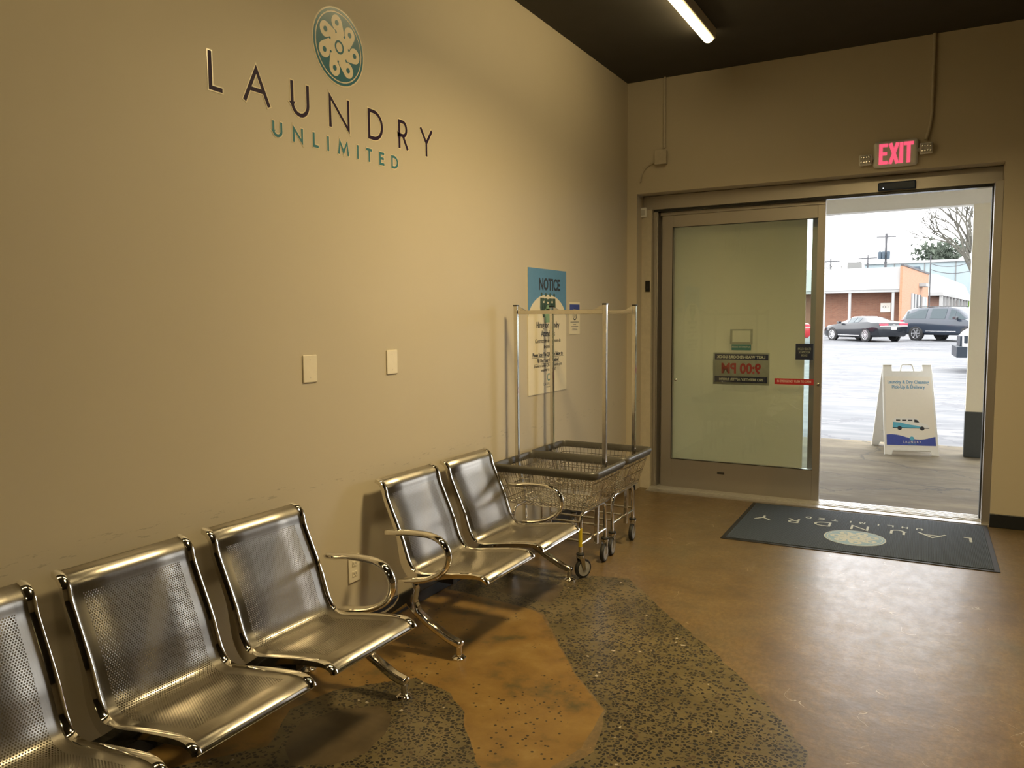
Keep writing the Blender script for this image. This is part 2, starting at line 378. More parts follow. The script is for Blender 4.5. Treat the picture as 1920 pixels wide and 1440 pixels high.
def ribbon(mb, pts, w, T, z, h, ext=0):
    P = [Vector((p[0], p[1])) for p in pts]; k = len(P); L = []; R = []
    if ext:
        P[0] = P[0]-(P[1]-P[0]).normalized()*ext; P[-1] = P[-1]+(P[-1]-P[-2]).normalized()*ext
    for i in range(k):
        d1 = (P[i]-P[i-1]).normalized() if i > 0 else (P[1]-P[0]).normalized()
        d2 = (P[i+1]-P[i]).normalized() if i < k-1 else d1
        n1 = Vector((-d1.y, d1.x)); n2 = Vector((-d2.y, d2.x)); n = n1+n2
        n = n.normalized() if n.length > 1e-4 else n1
        s = min(1/max(n.dot(n1), .01), 2.2)*w/2
        L.append(P[i]+n*s); R.append(P[i]-n*s)
    for i in range(k-1):
        ribbon.k = (ribbon.k+1) % 12; mb.prism([tuple(R[i]), tuple(R[i+1]), tuple(L[i+1]), tuple(L[i])], h+ribbon.k*1.6e-5, T, z)
ribbon.k = 0
def letter(ch, x0, wd, z0, ht, sw, T, parent, m, halo=None, hw=.0052):
    sx, sy = wd-sw, ht-sw
    def P(pl): return [(x0+sw/2+p[0]*sx, z0+sw/2+p[1]*sy) for p in pl]
    mb = MB()
    for pl in GL[ch]: ribbon(mb, P(pl), sw, T, .0010, .0006, sw/2)
    o = mb.build('letter', m, parent)
    if halo:
        mb = MB()
        for pl in GL[ch]: ribbon(mb, P(pl), sw+2*hw, T, 0, .0010, sw/2+hw)
        mb.build('letter_backing', halo, o)
    return o
def disc(r, n=40, c=(0, 0)): return [(c[0]+r*cos(2*pi*i/n), c[1]+r*sin(2*pi*i/n)) for i in range(n)]
def ringmesh(mb, r0, r1, T, z, h, c=(0, 0), n=40):
    for i in range(n):
        a, b = 2*pi*i/n, 2*pi*(i+1)/n
        mb.prism([(c[0]+r*cos(t), c[1]+r*sin(t)) for r, t in ((r0, a), (r1, a), (r1, b), (r0, b))], h, T, z)
def emblem(parent, T, R, cD, cL, h=.0006):
    """round medallion: ring, eight-lobed swirl with dotted eyes"""
    def P(mb, nm, m): return mb.build(nm, m, parent)
    P(MB().prism(disc(R*1.06), h, T), 'emblem_backing', cL)
    d = MB(); d.prism(disc(R*.915), h, T, h); ringmesh(d, R*.95, R*1.02, T, h, h); P(d, 'emblem_disc', cD)
    f = MB()
    for k in range(7):
        a = radians(97+360/7*k); e_ = k*2e-5
        # a lobe is a circle whose tail sweeps into the hub
        f.prism(disc(R*.215, 22, (R*.64*cos(a), R*.64*sin(a))), h+e_, T, 2*h)
        tail = [(R*.80*cos(a-.12), R*.80*sin(a-.12)), (R*.68*cos(a-.33), R*.68*sin(a-.33)), (R*.55*cos(a-.46), R*.55*sin(a-.46)), (R*.44*cos(a-.66), R*.44*sin(a-.66)), (R*.30*cos(a-.55), R*.30*sin(a-.55)), (R*.25*cos(a+.1), R*.25*sin(a+.1)), (R*.50*cos(a+.10), R*.50*sin(a+.10))]
        f.prism(tail, h+e_+1e-5, T, 2*h)
    f.prism(disc(R*.37), h+1.6e-4, T, 2*h)
    P(f, 'emblem_swirl', cL)
    for k in range(7):
        a = radians(97+360/7*k); P(MB().prism(disc(R*.075, 16, (R*.64*cos(a), R*.64*sin(a))), h, T, 3.3*h), 'emblem_eye', cD)
    e = MB(); ringmesh(e, R*.13, R*.185, T, 3.3*h, h); P(e, 'emblem_ring', cD)
def T_wall(y, z, off=.0005): return frame((off, y, z), (0, 1, 0), (0, 0, 1))
def T_door(x, z, y): return frame((x, y, z), (1, 0, 0), (0, 0, 1))
def T_out(x, z, y): return frame((x, y, z), (-1, 0, 0), (0, 0, 1))

# ------------------------------------------------------------------ room shell
YD = 6.82; CZ = 3.72; RX = 11.0; YB = -9.0; OX0, OX1, OZ = .095, 2.927, 2.73
WT = .30
def jitter(poly, amp=.012, step=.05):
    out = []
    for i, a in enumerate(poly):
        b = poly[(i+1) % len(poly)]; a = Vector(a); b = Vector(b); n = max(1, int((b-a).length/step))
        for k in range(n):
            p = a.lerp(b, k/n)
            if k: p += Vector((random.uniform(-amp, amp), random.uniform(-amp, amp)))
            out.append((max(.001, p.x), p.y))
    return out
zones = [  # (material slot, polygon): later entries win
    (2, jitter([(.02, 3.755), (.143, 3.755), (.64, 3.70), (.72, 3.66), (1.166, 3.089), (1.41, 2.85), (1.48, 2.55), (1.40, 2.30), (1.3, 1.6), (2.0, 1.4), (2.5, 1.9), (2.18, 2.80), (2.18, 2.92), (1.921, 3.293), (1.621, 3.654), (1.3, 3.989), (.922, 4.431), (.542, 4.33), (.02, 4.40)], .007)),
    (1, jitter([(.02, 3.74), (.143, 3.75), (.64, 3.69), (.71, 3.65), (1.166, 3.085), (1.40, 2.85), (1.43, 2.55), (1.36, 2.28), (1.25, 1.5), (.02, 1.0)], .004)),
    (2, jitter([(.30, 2.46), (.542, 2.727), (.763, 2.676), (.90, 2.57), (.955, 2.479), (1.164, 2.259), (1.22, 1.9), (1.2, 1.2), (.05, .8), (.05, 1.55), (.38, 2.0), (.25, 2.25)], .008)),
    (3, jitter([(.42, 2.06), (.36, 2.20), (.45, 2.36), (.56, 2.45), (.66, 2.40), (.72, 2.28), (.74, 2.15), (.68, 2.02), (.55, 1.95)], .008)),
    (3, jitter([(.30, 3.86), (.30, 4.10), (.62, 4.12), (.68, 3.84)], .012)),
]
def inpoly(x, y, P):
    c = False; j = len(P)-1
    for i in range(len(P)):
        if (P[i][1] > y) != (P[j][1] > y) and x < (P[j][0]-P[i][0])*(y-P[i][1])/(P[j][1]-P[i][1])+P[i][0]: c = not c
        j = i
    return c
def build_floor():
    from mathutils.geometry import delaunay_2d_cdt
    V = [(0, YB), (RX, YB), (RX, YD+WT), (0, YD+WT)]; E = [(0, 1), (1, 2), (2, 3), (3, 0)]
    for _, P in zones:
        b = len(V); V += P; E += [(b+i, b+(i+1) % len(P)) for i in range(len(P))]
    vs, es, fs, *_ = delaunay_2d_cdt([Vector(v) for v in V], E, [], 0, 1e-5)
    me = bpy.data.meshes.new('floor'); me.from_pydata([(v.x, v.y, 0) for v in vs], [], fs)
    for m in (M['floor'], M['orange'], M['agg'], M['brownpatch']): me.materials.append(m)
    for p in me.polygons:
        c = p.center; s = 0
        for sl, P in zones:
            if inpoly(c.x, c.y, P): s = sl
        p.material_index = s
        if p.normal.z < 0: p.flip()
    o = bpy.data.objects.new('floor', me); COL.objects.link(o); return tag(o, kind='structure')
build_floor()
struct('ceiling', MB().box(-.2, RX+.2, YB-.2, YD+WT, CZ, CZ+.15), M['ceiling'])
struct('wall_left', MB().box(-.2, 0, YB-.2, YD+WT, -.02, CZ), M['wall'])
wf = MB().box(0, OX0, YD, YD+WT, 0, CZ).box(OX1, RX, YD, YD+WT, 0, CZ).box(OX0, OX1, YD, YD+WT, OZ, CZ)
struct('wall_front', wf, M['wall'])
struct('wall_right', MB().box(RX, RX+.2, YB-.2, YD+WT, -.02, CZ), M['wall'])
struct('wall_back', MB().box(0, RX, YB-.2, YB, -.02, CZ), M['wall'])
struct('baseboard_left', MB().box(0, .012, YB, YD, 0, .105), M['base'], bevel=.004)
struct('baseboard_front', MB().box(OX1-.002, RX, YD-.012, YD, 0, .105).box(.012, OX0, YD-.012, YD, 0, .105), M['base'], bevel=.004)

# ------------------------------------------------------------------ sliding entrance door
dr = empty('door_1', (0, 0, 0), kind='structure')
YL = 7.045
hd = MB().box(OX0, OX1, 6.98, YD+WT-.02, 2.60, 2.725)           # operator header fascia
h = hd.build('header', M['alu'], dr, bevel=.003)
MB().box(OX0+.1, OX1-.02, 6.99, 7.06, 2.578, 2.600).build('header_track', M['darkmetal'], h)
MB().box(OX0, .19, 6.95, YD+WT, .0, 2.60).build('left_post', M['wallsoffit'], dr)
MB().box(.19, .235, 7.0, 7.09, 0, 2.60).box(.20, .225, 6.99, 7.0, 0, 2.58).box(.19, .275, 7.10, 7.25, 0, 2.60).build('left_jamb', M['alu'], dr, bevel=.002)
MB().box(2.872, OX1, 6.86, YD+WT-.02, 0, 2.60).build('right_jamb', M['alu'], dr, bevel=.003)
MB().box(2.862, 2.872, 6.98, 7.08, .0, 2.60).build('jamb_seal', M['rubber'], dr)
th = MB().box(.19, OX1, YD+.005, YD+.10, 0, .010).box(.19, OX1, YD+.10, YD+.30, 0, .016)
for k in range(5): th.box(.19, OX1, YD+.125+.034*k, YD+.135+.034*k, .016, .021)
th.build('threshold', M['alulight'], dr)
# moving leaf, standing open in front of the sidelight
def leaf(x0, x1, y0, y1, z0, z1, gx0, gx1, gz0, gz1, name):
    f = MB().box(x0, gx0, y0, y1, z0, z1).box(gx1, x1, y0, y1, z0, z1).box(gx0, gx1, y0, y1, gz1, z1).box(gx0, gx1, y0, y1, z0, gz0)
    o = f.build(name, M['alu'], dr, bevel=.002)
    ym = (y0+y1)/2
    MB().box(gx0-.005, gx1+.005, ym-.004, ym+.004, gz0-.005, gz1+.005).build('glass_pane', M['glass'], o)
    return o
lf = leaf(.262, 1.676, YL, YL+.045, .012, 2.545, .368, 1.615, .285, 2.435, 'sliding_leaf')
MB().box(.245, 1.676, YL-.005, YL+.05, 2.546, 2.577).build('top_rail', M['alu'], lf, bevel=.002)
MB().box(.36, .368, YL-.002, YL, .28, 2.44).box(.36, 1.62, YL-.002, YL, 2.432, 2.438).box(.36, 1.62, YL-.002, YL, .281, .287).build('glazing_gasket', M['rubber'], lf)
MB().box(.80, .865, YL-.004, YL, .175, .195).build('maker_plate', M['slot'], lf)
MB().lathe([(.014, 0), (.014, .01), (.008, .014)], frame((1.65, YL, 1.03), (1, 0, 0), (0, 0, 1))).build('lock_cylinder', M['zinc'], lf, smooth=True)
MB().lathe([(.012, 0), (.012, .01), (.006, .014)], frame((.40, YL+.01, 1.03), (1, 0, 0), (0, 0, 1))).build('pull_button', M['zinc'], lf, smooth=True)
MB().box(.80+.66, 1.56, YL-.002, YL, 2.565-.012, 2.565+.004).build('latch_cover', M['alu'], lf)
sl = leaf(.24, 1.62, 7.20, 7.24, .012, 2.6, .325, 1.553, .225, 2.48, 'sidelight')
MB().box(.325, 1.512, 7.185, 7.197, .243, 2.47).build('window_film', M['film'], sl)

# stickers on the leaf glass, read from outside
YS = YL+.031
t = empty('door_sign', (.99, YS, 1.0), label='white framed last-wash sign with large mirrored red 9:00 PM on door glass', cat='sign')
x0, x1, z0, z1 = .742, 1.238, 1.0, 1.289
def loc(mb, nm, m, p, **k): o = mb.build(nm, m, p, **k); o.matrix_parent_inverse = Matrix.Translation(-Vector(p.location)); return o
def ltext(*a, parent=None, **k): o = text(*a, parent, **k); o.matrix_parent_inverse = Matrix.Translation(-Vector(parent.location)); return o
M['signgrey'] = mat('grey_sign_panel', (.40, .385, .34), .5)
loc(MB().box(x0, x1, YS, YS+.004, z0, z1), 'sign_panel', M['signgrey'], t)
loc(MB().box(x0+.015, x1-.01, YS-.0008, YS, z1-.065, z1-.012), 'top_banner', M['navy'], t)
loc(MB().box(x0+.015, x1-.015, YS-.0008, YS, z0+.02, z0+.075), 'bottom_banner', M['navy'], t)
def T_mir(x, z, y): # mirrored lettering seen from the back of the sticker
    return Matrix(((-1, 0, 0, x), (0, 0, -1, y), (0, 1, 0, z), (0, 0, 0, 1)))
ltext('banner_text', 'LAST WASH/DOORS LOCK', .034, T_mir(.99, z1-.04, YS-.0009), M['paper'], parent=t, bold=.0012, space=1.05)
ltext('banner_text', 'NO REENTRY AFTER 9:00PM', .031, T_mir(.99, z0+.047, YS-.0009), M['paper'], parent=t, bold=.0012)
ltext('time_text', '9:00 PM', .125, T_mir(.99, z0+.143, YS-.0009), M['red'], parent=t, bold=.0045, xs=.86)
t = empty('door_sticker', (.99, YS, 1.38), label='small white card in grey frame on door glass above the 9:00 PM sign', cat='sticker')
loc(MB().box(.89, 1.09, YS, YS+.003, 1.365, 1.50), 'card_frame', M['signgrey'], t); loc(MB().box(.912, 1.07, YS-.001, YS, 1.385, 1.488), 'card', M['paper'], t)
t = empty('door_sticker', (.99, YS, 1.32), label='small teal mirrored push-to-exit style sticker just above the 9:00 PM sign', cat='sticker')
t['label'] = 'small teal mirrored safety sticker directly above the 9:00 PM sign'
loc(MB().box(.905, 1.077, YS, YS+.002, 1.312, 1.363), 'sticker_panel', M['tealgrey'], t, bevel=.001)
ltext('sticker_text', 'AUTOMATIC DOOR', .024, T_mir(.99, 1.34, YS-.0006), M['paper'], parent=t, xs=.75)
t = empty('emergency_sticker', (1.45, YL+.014, 1.04), label='long red IN EMERGENCY PUSH TO OPEN strip at right of door glass', cat='sticker')
loc(MB().box(1.288, 1.612, YL+.0125, YL+.0175, 1.018, 1.070), 'sticker_panel', M['red'], t)
ltext('sticker_text', 'IN EMERGENCY PUSH TO OPEN', .030, T_door(1.45, 1.046, YL+.0122), M['paper'], parent=t, xs=.66)
t = empty('door_sticker', (1.53, YS, 1.31), label='square dark purple-blue mirrored notice sticker at the right edge of door glass', cat='sticker')
loc(MB().box(1.455, 1.60, YS, YS+.002, 1.235, 1.375), 'sticker_panel', M['navy'], t)
ltext('sticker_text', 'STAND CLEAR\nAUTOMATIC\nDOOR', .028, T_mir(1.527, 1.30, YS-.0006), M['paper'], parent=t, xs=.6)

# header motion sensor
t = empty('motion_sensor', (2.21, 6.98, 2.64), label='dark blue motion sensor bar on the door header', cat='sensor')
b = MB().box(-.135, .135, -.035, 0, -.035, .03); b.build('sensor_body', M['sensor'], t, bevel=.008)
MB().box(-.10, -.094, -.037, -.035, -.02, -.014).build('indicator_light', mat('indicator_led', (.7, .8, 1), .3, emis=(.6, .8, 1), estr=3), t)
# small chime/sensor on the left door post
t = empty('door_chime', (.115, 6.95, 2.575), label='small white door chime beside top left of door frame', cat='chime')
MB().box(-.035, .035, -.03, 0, -.045, .045).build('chime_body', M['white'], t, bevel=.012, seg=3)
MB().box(-.02, .02, -.033, -.03, -.025, .025).build('chime_button', M['lightgrey'], t, bevel=.003)
t = empty('entry_switch', (.158, 6.95, 1.90), label='small black switch on the left door post', cat='switch')
MB().box(-.022, .022, -.012, 0, -.05, .05).build('switch_body', M['darkmetal'], t, bevel=.003)
MB().box(-.012, .012, -.016, -.012, -.03, -.005).build('switch_rocker', M['rubber'], t)

# ------------------------------------------------------------------ exit sign, conduits
def sx(x): return 2.559+(x-2.559)*.968
def sz(z): return 1.6+(z-1.6)*.968
t = empty('exit_sign', (sx(2.19), YD, sz(2.90)), label='lit red EXIT sign with two emergency lamp heads above the door', cat='sign')
MB().box(-.155, .155, -.045, 0, -.10, .10).build('housing', M['white'], t, bevel=.03, seg=4)
def glyph(ch, x0, w, h=.158, sw=.026):
    G = {'E': GL['E'], 'X': [[(0, 0), (1, 1)], [(0, 1), (1, 0)]], 'I': GL['I'], 'T': GL['T']}[ch]; mb = MB()
    for pl in G: ribbon(mb, [(x0+sw/2+p[0]*(w-sw), -h/2+sw/2+p[1]*(h-sw)) for p in pl], sw, frame((0, -.045, 0), (1, 0, 0), (0, 0, 1)), 0, .002, sw/2)
    mb.build('exit_letter', M['exitred'], t)
for ch, x0, w in (('E', -.115, .062), ('X', -.046, .070), ('I', .027, .028), ('T', .058, .066)): glyph(ch, x0, w)
for sgn in (-1, 1):
    cx = sgn*.21; zz = -.03 if sgn < 0 else .015
    hd_ = MB().box(cx-.045, cx+.045, -.055, -.01, zz-.04, zz+.04).build('lamp_head', M['white'], t, bevel=.008)
    MB().box(cx-.038, cx+.038, -.058, -.055, zz-.033, zz+.033).build('lamp_lens', M['lightgrey'], hd_, bevel=.002)
    ld = MB()
    for i in range(2):
        for j in range(4): ld.lathe([(.008, 0), (.005, .002)], frame((cx-.028+.0187*j, -.058, zz-.018+.036*i), (1, 0, 0), (0, 0, 1)), 8)
    ld.build('led_cluster', M['zinc'], hd_)
    MB().bar((sgn*.15, -.03, zz*.6), (sgn*.175, -.03, zz), .015).build('lamp_bracket', M['lightgrey'], t)
def conduit(nm, pts, r, label, clips=()):
    o = tag(MB().tube(pts, r, 10).build(nm, M['wallsoffit'], smooth=True), label, 'conduit'); return o
X1 = sx(2.438)
conduit('conduit', [(X1, YD-.014, CZ), (X1, YD-.014, 3.3), (X1-.002, YD-.014, 3.12), (X1-.012, YD-.016, 3.03), (X1-.035, YD-.02, 2.94)], .0125, 'beige conduit running from ceiling down to the exit sign')
X0 = sx(.278)
conduit('conduit', [(X0, YD-.014, CZ), (X0, YD-.014, 3.11)], .0125, 'straight beige conduit dropping from ceiling to the junction box in corner')
t = empty('junction_box', (sx(.255), YD, sz(3.075)), label='square grey junction box on the wall above the door corner', cat='box')
MB().box(-.05, .05, -.05, 0, -.058, .058).build('box_body', M['wallsoffit'], t, bevel=.003)
MB().box(-.054, .054, -.054, -.05, -.062, .062).build('box_cover', M['wallsoffit'], t, bevel=.002)
pts = [(sx(.20), YD-.02, sz(3.04))]+[(sx(.20)-.145*sin(pi/2*i/8), YD-.02+.004*i/8, sz(3.04)-.165*(1-cos(pi/2*i/8))) for i in range(1, 9)]
tag(MB().tube(pts, .009, 8).build('cable', M['wallsoffit'], smooth=True), 'thin curved cable from junction box down into the room corner', 'cable')

# ------------------------------------------------------------------ ceiling strip lamps and unseen fill lamps
def strip(x, y0, y1, label, cat='lamp'):
    t = empty('strip_light', (x, (y0+y1)/2, CZ), label=label, cat=cat); L = (y1-y0)/2
    MB().box(-.02, .055, -L, L, -.075, 0).build('housing', M['offwhite'], t, bevel=.006)
    pr = arc(.0, -.052, .044, .046, 130, 325, 14)
    m = MB(); T = frame((0, L-.003, 0), (1, 0, 0), (0, 0, 1)); m.prism(pr, 2*L-.006, T)
    m.build('lens', M['lens'], t)
    return t
strip(.985, 3.45, 5.87, 'lit warm strip light on the ceiling above the carts')
strip(.985, .2, 2.62, 'lit warm strip light on the ceiling above the near bench')  # unseen strip, stands in for the room's own lamps
def panel(x, y, label, L=.6, Wd=.3):  # unseen panels added to fill the room with ambient light
    t = empty('fill_panel_light', (x, y, CZ), label=label, cat='lamp')
    fr_ = MB().box(-Wd-.02, Wd+.02, -L-.02, -L, -.05, 0).box(-Wd-.02, Wd+.02, L, L+.02, -.05, 0).box(-Wd-.02, -Wd, -L, L, -.05, 0).box(Wd, Wd+.02, -L, L, -.05, 0)
    fr_.build('panel_frame', M['offwhite'], t); MB().box(-Wd, Wd, -L, L, -.04, -.01).build('diffuser', M['panel'], t)
M['panel'] = mat('lit_fill_diffuser', (.9, .85, .7), .5, emis=WARM, estr=FILL_PANEL)
t = empty('stand_in_lamp', (2.0, 3.8, CZ), label='lit round high-bay lamp with grey skirt above the entrance area', cat='lamp')  # unseen stand-in for the room's lamps, placed to light the left wall
MB().lathe([(.30, -.10), (.31, -.10), (.31, -.245), (.30, -.245)], None, 40).build('cutoff_skirt', M['rim'], t)  # dark skirt shaped to cut the beam high up and toward the door
sk = t.children[0]; bm = bmesh.new(); bm.from_mesh(sk.data); bmesh.ops.delete(bm, geom=[f for f in bm.faces if len(f.verts) > 4], context='FACES'); bm.to_mesh(sk.data); bm.free()
MB().lathe([(.31, -.10), (.12, -.04), (.10, 0)], None, 32).build('lamp_housing', M['rim'], t, smooth=True)
MB().lathe([(.295, -.118), (.295, -.104)], None, 40).build('lamp_disc', mat('lit_stand_in_disc', (.9, .85, .7), .5, emis=WARM, estr=STAND_IN_BAY), t)
panel(5.2, 0.0, 'lit warm ceiling panel toward the right wall', .3)
panel(2.4, -3.0, 'lit warm ceiling panel near the back wall', .3)

# ------------------------------------------------------------------ wall logo
lg = empty('wall_logo', (0, 2.95, 2.4), label='LAUNDRY UNLIMITED vinyl logo with round teal emblem on the wall', cat='wall decal')
inv = Matrix.Translation((0, -2.95, -2.4))
TL = inv @ frame((0.0004, 0, 0), (0, 1, 0), (0, 0, 1))
for ch, a, b in (('L', 2.170, 2.236), ('A', 2.344, 2.488), ('U', 2.612, 2.727), ('N', 2.857, 3.003), ('D', 3.141, 3.262), ('R', 3.391, 3.476), ('Y', 3.589, 3.705)):
    letter(ch, a, b-a, 2.516, .150, .017, TL, lg, M['purple'], M['cream'])
for ch, a, b in (('U', 2.497, 2.556), ('N', 2.618, 2.682), ('L', 2.744, 2.782), ('I', 2.838, 2.854), ('M', 2.914, 2.993), ('I', 3.050, 3.067), ('T', 3.124, 3.169), ('E', 3.226, 3.267), ('D', 3.326, 3.385)):
    letter(ch, a, b-a, 2.400, .067, .0125, TL, lg, M['tealflat'], M['cream'], .004)
emblem(lg, inv @ frame((.0004, 2.940, 2.900), (0, 1, 0), (0, 0, 1)), .171, M['teal'], M['cream'], .0007)

# ------------------------------------------------------------------ wall plates and outlet
for y, lab in ((2.680, 'ivory blank wall plate, the nearer of the pair on the left wall'), (3.294, 'ivory blank wall plate, the farther of the pair on the left wall')):
    t = empty('wall_plate', (0, y, 1.381), label=lab, cat='wall plate', group='blank plates on the left wall')
    MB().box(0, .007, -.045, .045, -.064, .064).build('plate', M['plate'], t, bevel=.004, seg=3)
    for z in (-.041, .041): MB().lathe([(.0035, 0), (.0025, .0012)], frame((.007, 0, z), (0, 1, 0), (0, 0, 1)), 10).build('screw', M['offwhite'], t)
t = empty('wall_outlet', (0, 2.950, .355), label='ivory duplex outlet low on the wall between the two benches', cat='outlet')
MB().box(0, .007, -.042, .042, -.069, .069).build('plate', M['plate'], t, bevel=.004, seg=3)
for z in (-.026, .026):
    s_ = MB().box(.007, .010, -.017, .017, z-.014, z+.014).build('socket', M['plate'], t, bevel=.003)
    MB().box(.010, .0104, -.009, -.006, z-.004, z+.007).box(.010, .0104, .006, .009, z-.004, z+.007).lathe([(.003, 0), (.003, .0004)], frame((.010, 0, z-.009), (0, 1, 0), (0, 0, 1)), 10).build('socket_slots', M['slot'], s_)

# ------------------------------------------------------------------ notice board
nb = empty('notice_sign', (0, 5.163, 1.058), label='tall blue and cream NOTICE hiring sign on the wall behind the carts', cat='sign')
HW, HH = .318, .91
TN = frame((.004, 0, 0), (0, 1, 0), (0, 0, 1))
MB().box(.0, .006, -HW, HW, 0, HH).build('panel', M['postercream'], nb)
TN = frame((.006, 0, 0), (0, 1, 0), (0, 0, 1))
# blue head with an arched lower edge
blue = MB(); n = 28
for i in range(n):
    a, b = -HW+2*HW*i/n, -HW+2*HW*(i+1)/n
    f_ = lambda x: .52+.205*math.sqrt(max(0, 1-(x/(HW*1.02))**2))
    blue.prism([(a, f_(a)), (b, f_(b)), (b, HH), (a, HH)], .0006, TN)
blue.build('blue_header', M['posterblue'], nb)
T2 = lambda y, z: frame((.0068, y, z), (0, 1, 0), (0, 0, 1))
text('heading', 'NOTICE', .118, T2(0.03, .795), M['ink'], nb, bold=.0042, xs=.82)
pp = MB(); pp2 = MB()
for (x, z, s_) in ((-.105, .725, 1), (-.035, .722, 1), (.035, .722, 1), (.105, .722, 1), (-.07, .688, .9), (.07, .688, .9), (0, .682, .9)):
    tgt = pp
    tgt.prism(disc(.014*s_, 12, (x, z)), .0006, T2(0, 0)); tgt.prism([(x-.02, z-.025), (x+.02, z-.025), (x+.024, z-.10), (x+.012, z-.13), (x-.012, z-.13), (x-.024, z-.10)], .0006, T2(0, 0))
pp2.prism([(-.055, .62), (.055, .62), (.06, .52), (-.06, .52)], .0007, T2(0, 0)).prism(disc(.03, 16, (0, .62)), .0007, T2(0, 0))
pp.build('people_picture', M['leafgreen'], nb); pp2.build('people_picture_front', M['palegreen'], nb)
text('text_line', 'Hiring for Laundry', .062, T2(0, .50), M['ink'], nb, bold=.0013, xs=.82)
text('text_line', 'Attendants', .062, T2(0, .438), M['ink'], nb, bold=.0013, xs=.82)
text('text_line', 'Contratación de asistentes de', .041, T2(0, .385), M['ink'], nb, xs=.86, shear=.15)
text('text_line', 'lavandería', .041, T2(0, .343), M['ink'], nb, xs=.86, shear=.15)
text('text_line', 'Please Scan The QR Code Below to', .040, T2(0, .285), M['ink'], nb, bold=.001, xs=.86)
text('text_line', 'Fill Out Your Application!', .040, T2(0, .240), M['ink'], nb, bold=.001, xs=.86)
MB().box(.0062, .0068, -.265, .265, .264, .2665).box(.0062, .0068, -.2, .2, .218, .2205).build('underline', M['ink'], nb)
text('text_line', '¡Escanee el código QR a continuación para', .032, T2(0, .205), M['ink'], nb, xs=.84, shear=.15)
text('text_line', 'completar su solicitud!', .032, T2(0, .172), M['ink'], nb, xs=.84, shear=.15)
rg = MB(); ringmesh(rg, .021, .028, T2(0.01, .115), 0, .0005); rg.build('small_emblem', M['tealflat'], nb)
text('text_line', 'LAUNDRY', .032, T2(.01, .065), M['greyink'], nb, space=1.3)
text('text_line', 'UNLIMITED', .014, T2(.01, .042), M['greyink'], nb, space=1.2)
t = empty('notice_card', (0, 5.648, 1.480), label='small blue and white notice card right of the big NOTICE sign', cat='sign')
MB().box(0, .003, -.10, .10, 0, .255).build('panel', M['postercream'], t)
bl = MB()
for i in range(16):
    a, b = -.095+.19*i/16, -.095+.19*(i+1)/16; f_ = lambda x: .165+.035*(1-(x/.095)**2)
    bl.prism([(a, f_(a)), (b, f_(b)), (b, .238), (a, .238)], .0005, frame((.003, 0, 0), (0, 1, 0), (0, 0, 1)))
bl.build('blue_header', M['royal'], t)
T3 = lambda y, z: frame((.0035, y, z), (0, 1, 0), (0, 0, 1))
s_ = MB(); ringmesh(s_, .030, .038, T3(0, .150), 0, .0005, n=24); ringmesh(s_, .013, .018, T3(0, .150), 0, .0005, n=16); ringmesh(s_, .014, .019, T3(0, .188), 0, .0005, n=16); s_.build('symbol', M['ink'], t)
for z, w in ((.098, .16), (.078, .05), (.063, .13), (.048, .09), (.036, .10)):
    MB().box(.003, .0035, -w/2, w/2, z-.003, z+.003).build('text_line', M['greyink'], t)

# ------------------------------------------------------------------ benches
def crom(pts, n=6):
    P = [Vector(p) for p in pts]; P = [2*P[0]-P[1]]+P+[2*P[-1]-P[-2]]; out = []
    for i in range(1, len(P)-2):
        for k in range(n):
            t = k/n; a, b, c, d = P[i-1:i+3]
            out.append(.5*((2*b)+(c-a)*t+(2*a-5*b+4*c-d)*t*t+(3*b-a-3*c+d)*t**3))
    out.append(P[-2]); return out
PROF = crom([(.058, .0, .792), (.086, 0, .782), (.110, 0, .752), (.122, 0, .705), (.150, 0, .640), (.185, 0, .565), (.213, 0, .50), (.231, 0, .446), (.252, 0, .392), (.285, 0, .350), (.335, 0, .338), (.40, 0, .347), (.48, 0, .360), (.575, 0, .373), (.640, 0, .379), (.678, 0, .376), (.704, 0, .362), (.712, 0, .350)], 5)
S = [0]
for a, b in zip(PROF, PROF[1:]): S.append(S[-1]+(b-a).length)
def nrm(i):
    a = PROF[max(0, i-1)]; b = PROF[min(len(PROF)-1, i+1)]; d = (b-a).normalized(); return Vector((d.z, 0, -d.x))   # points to the underside/back
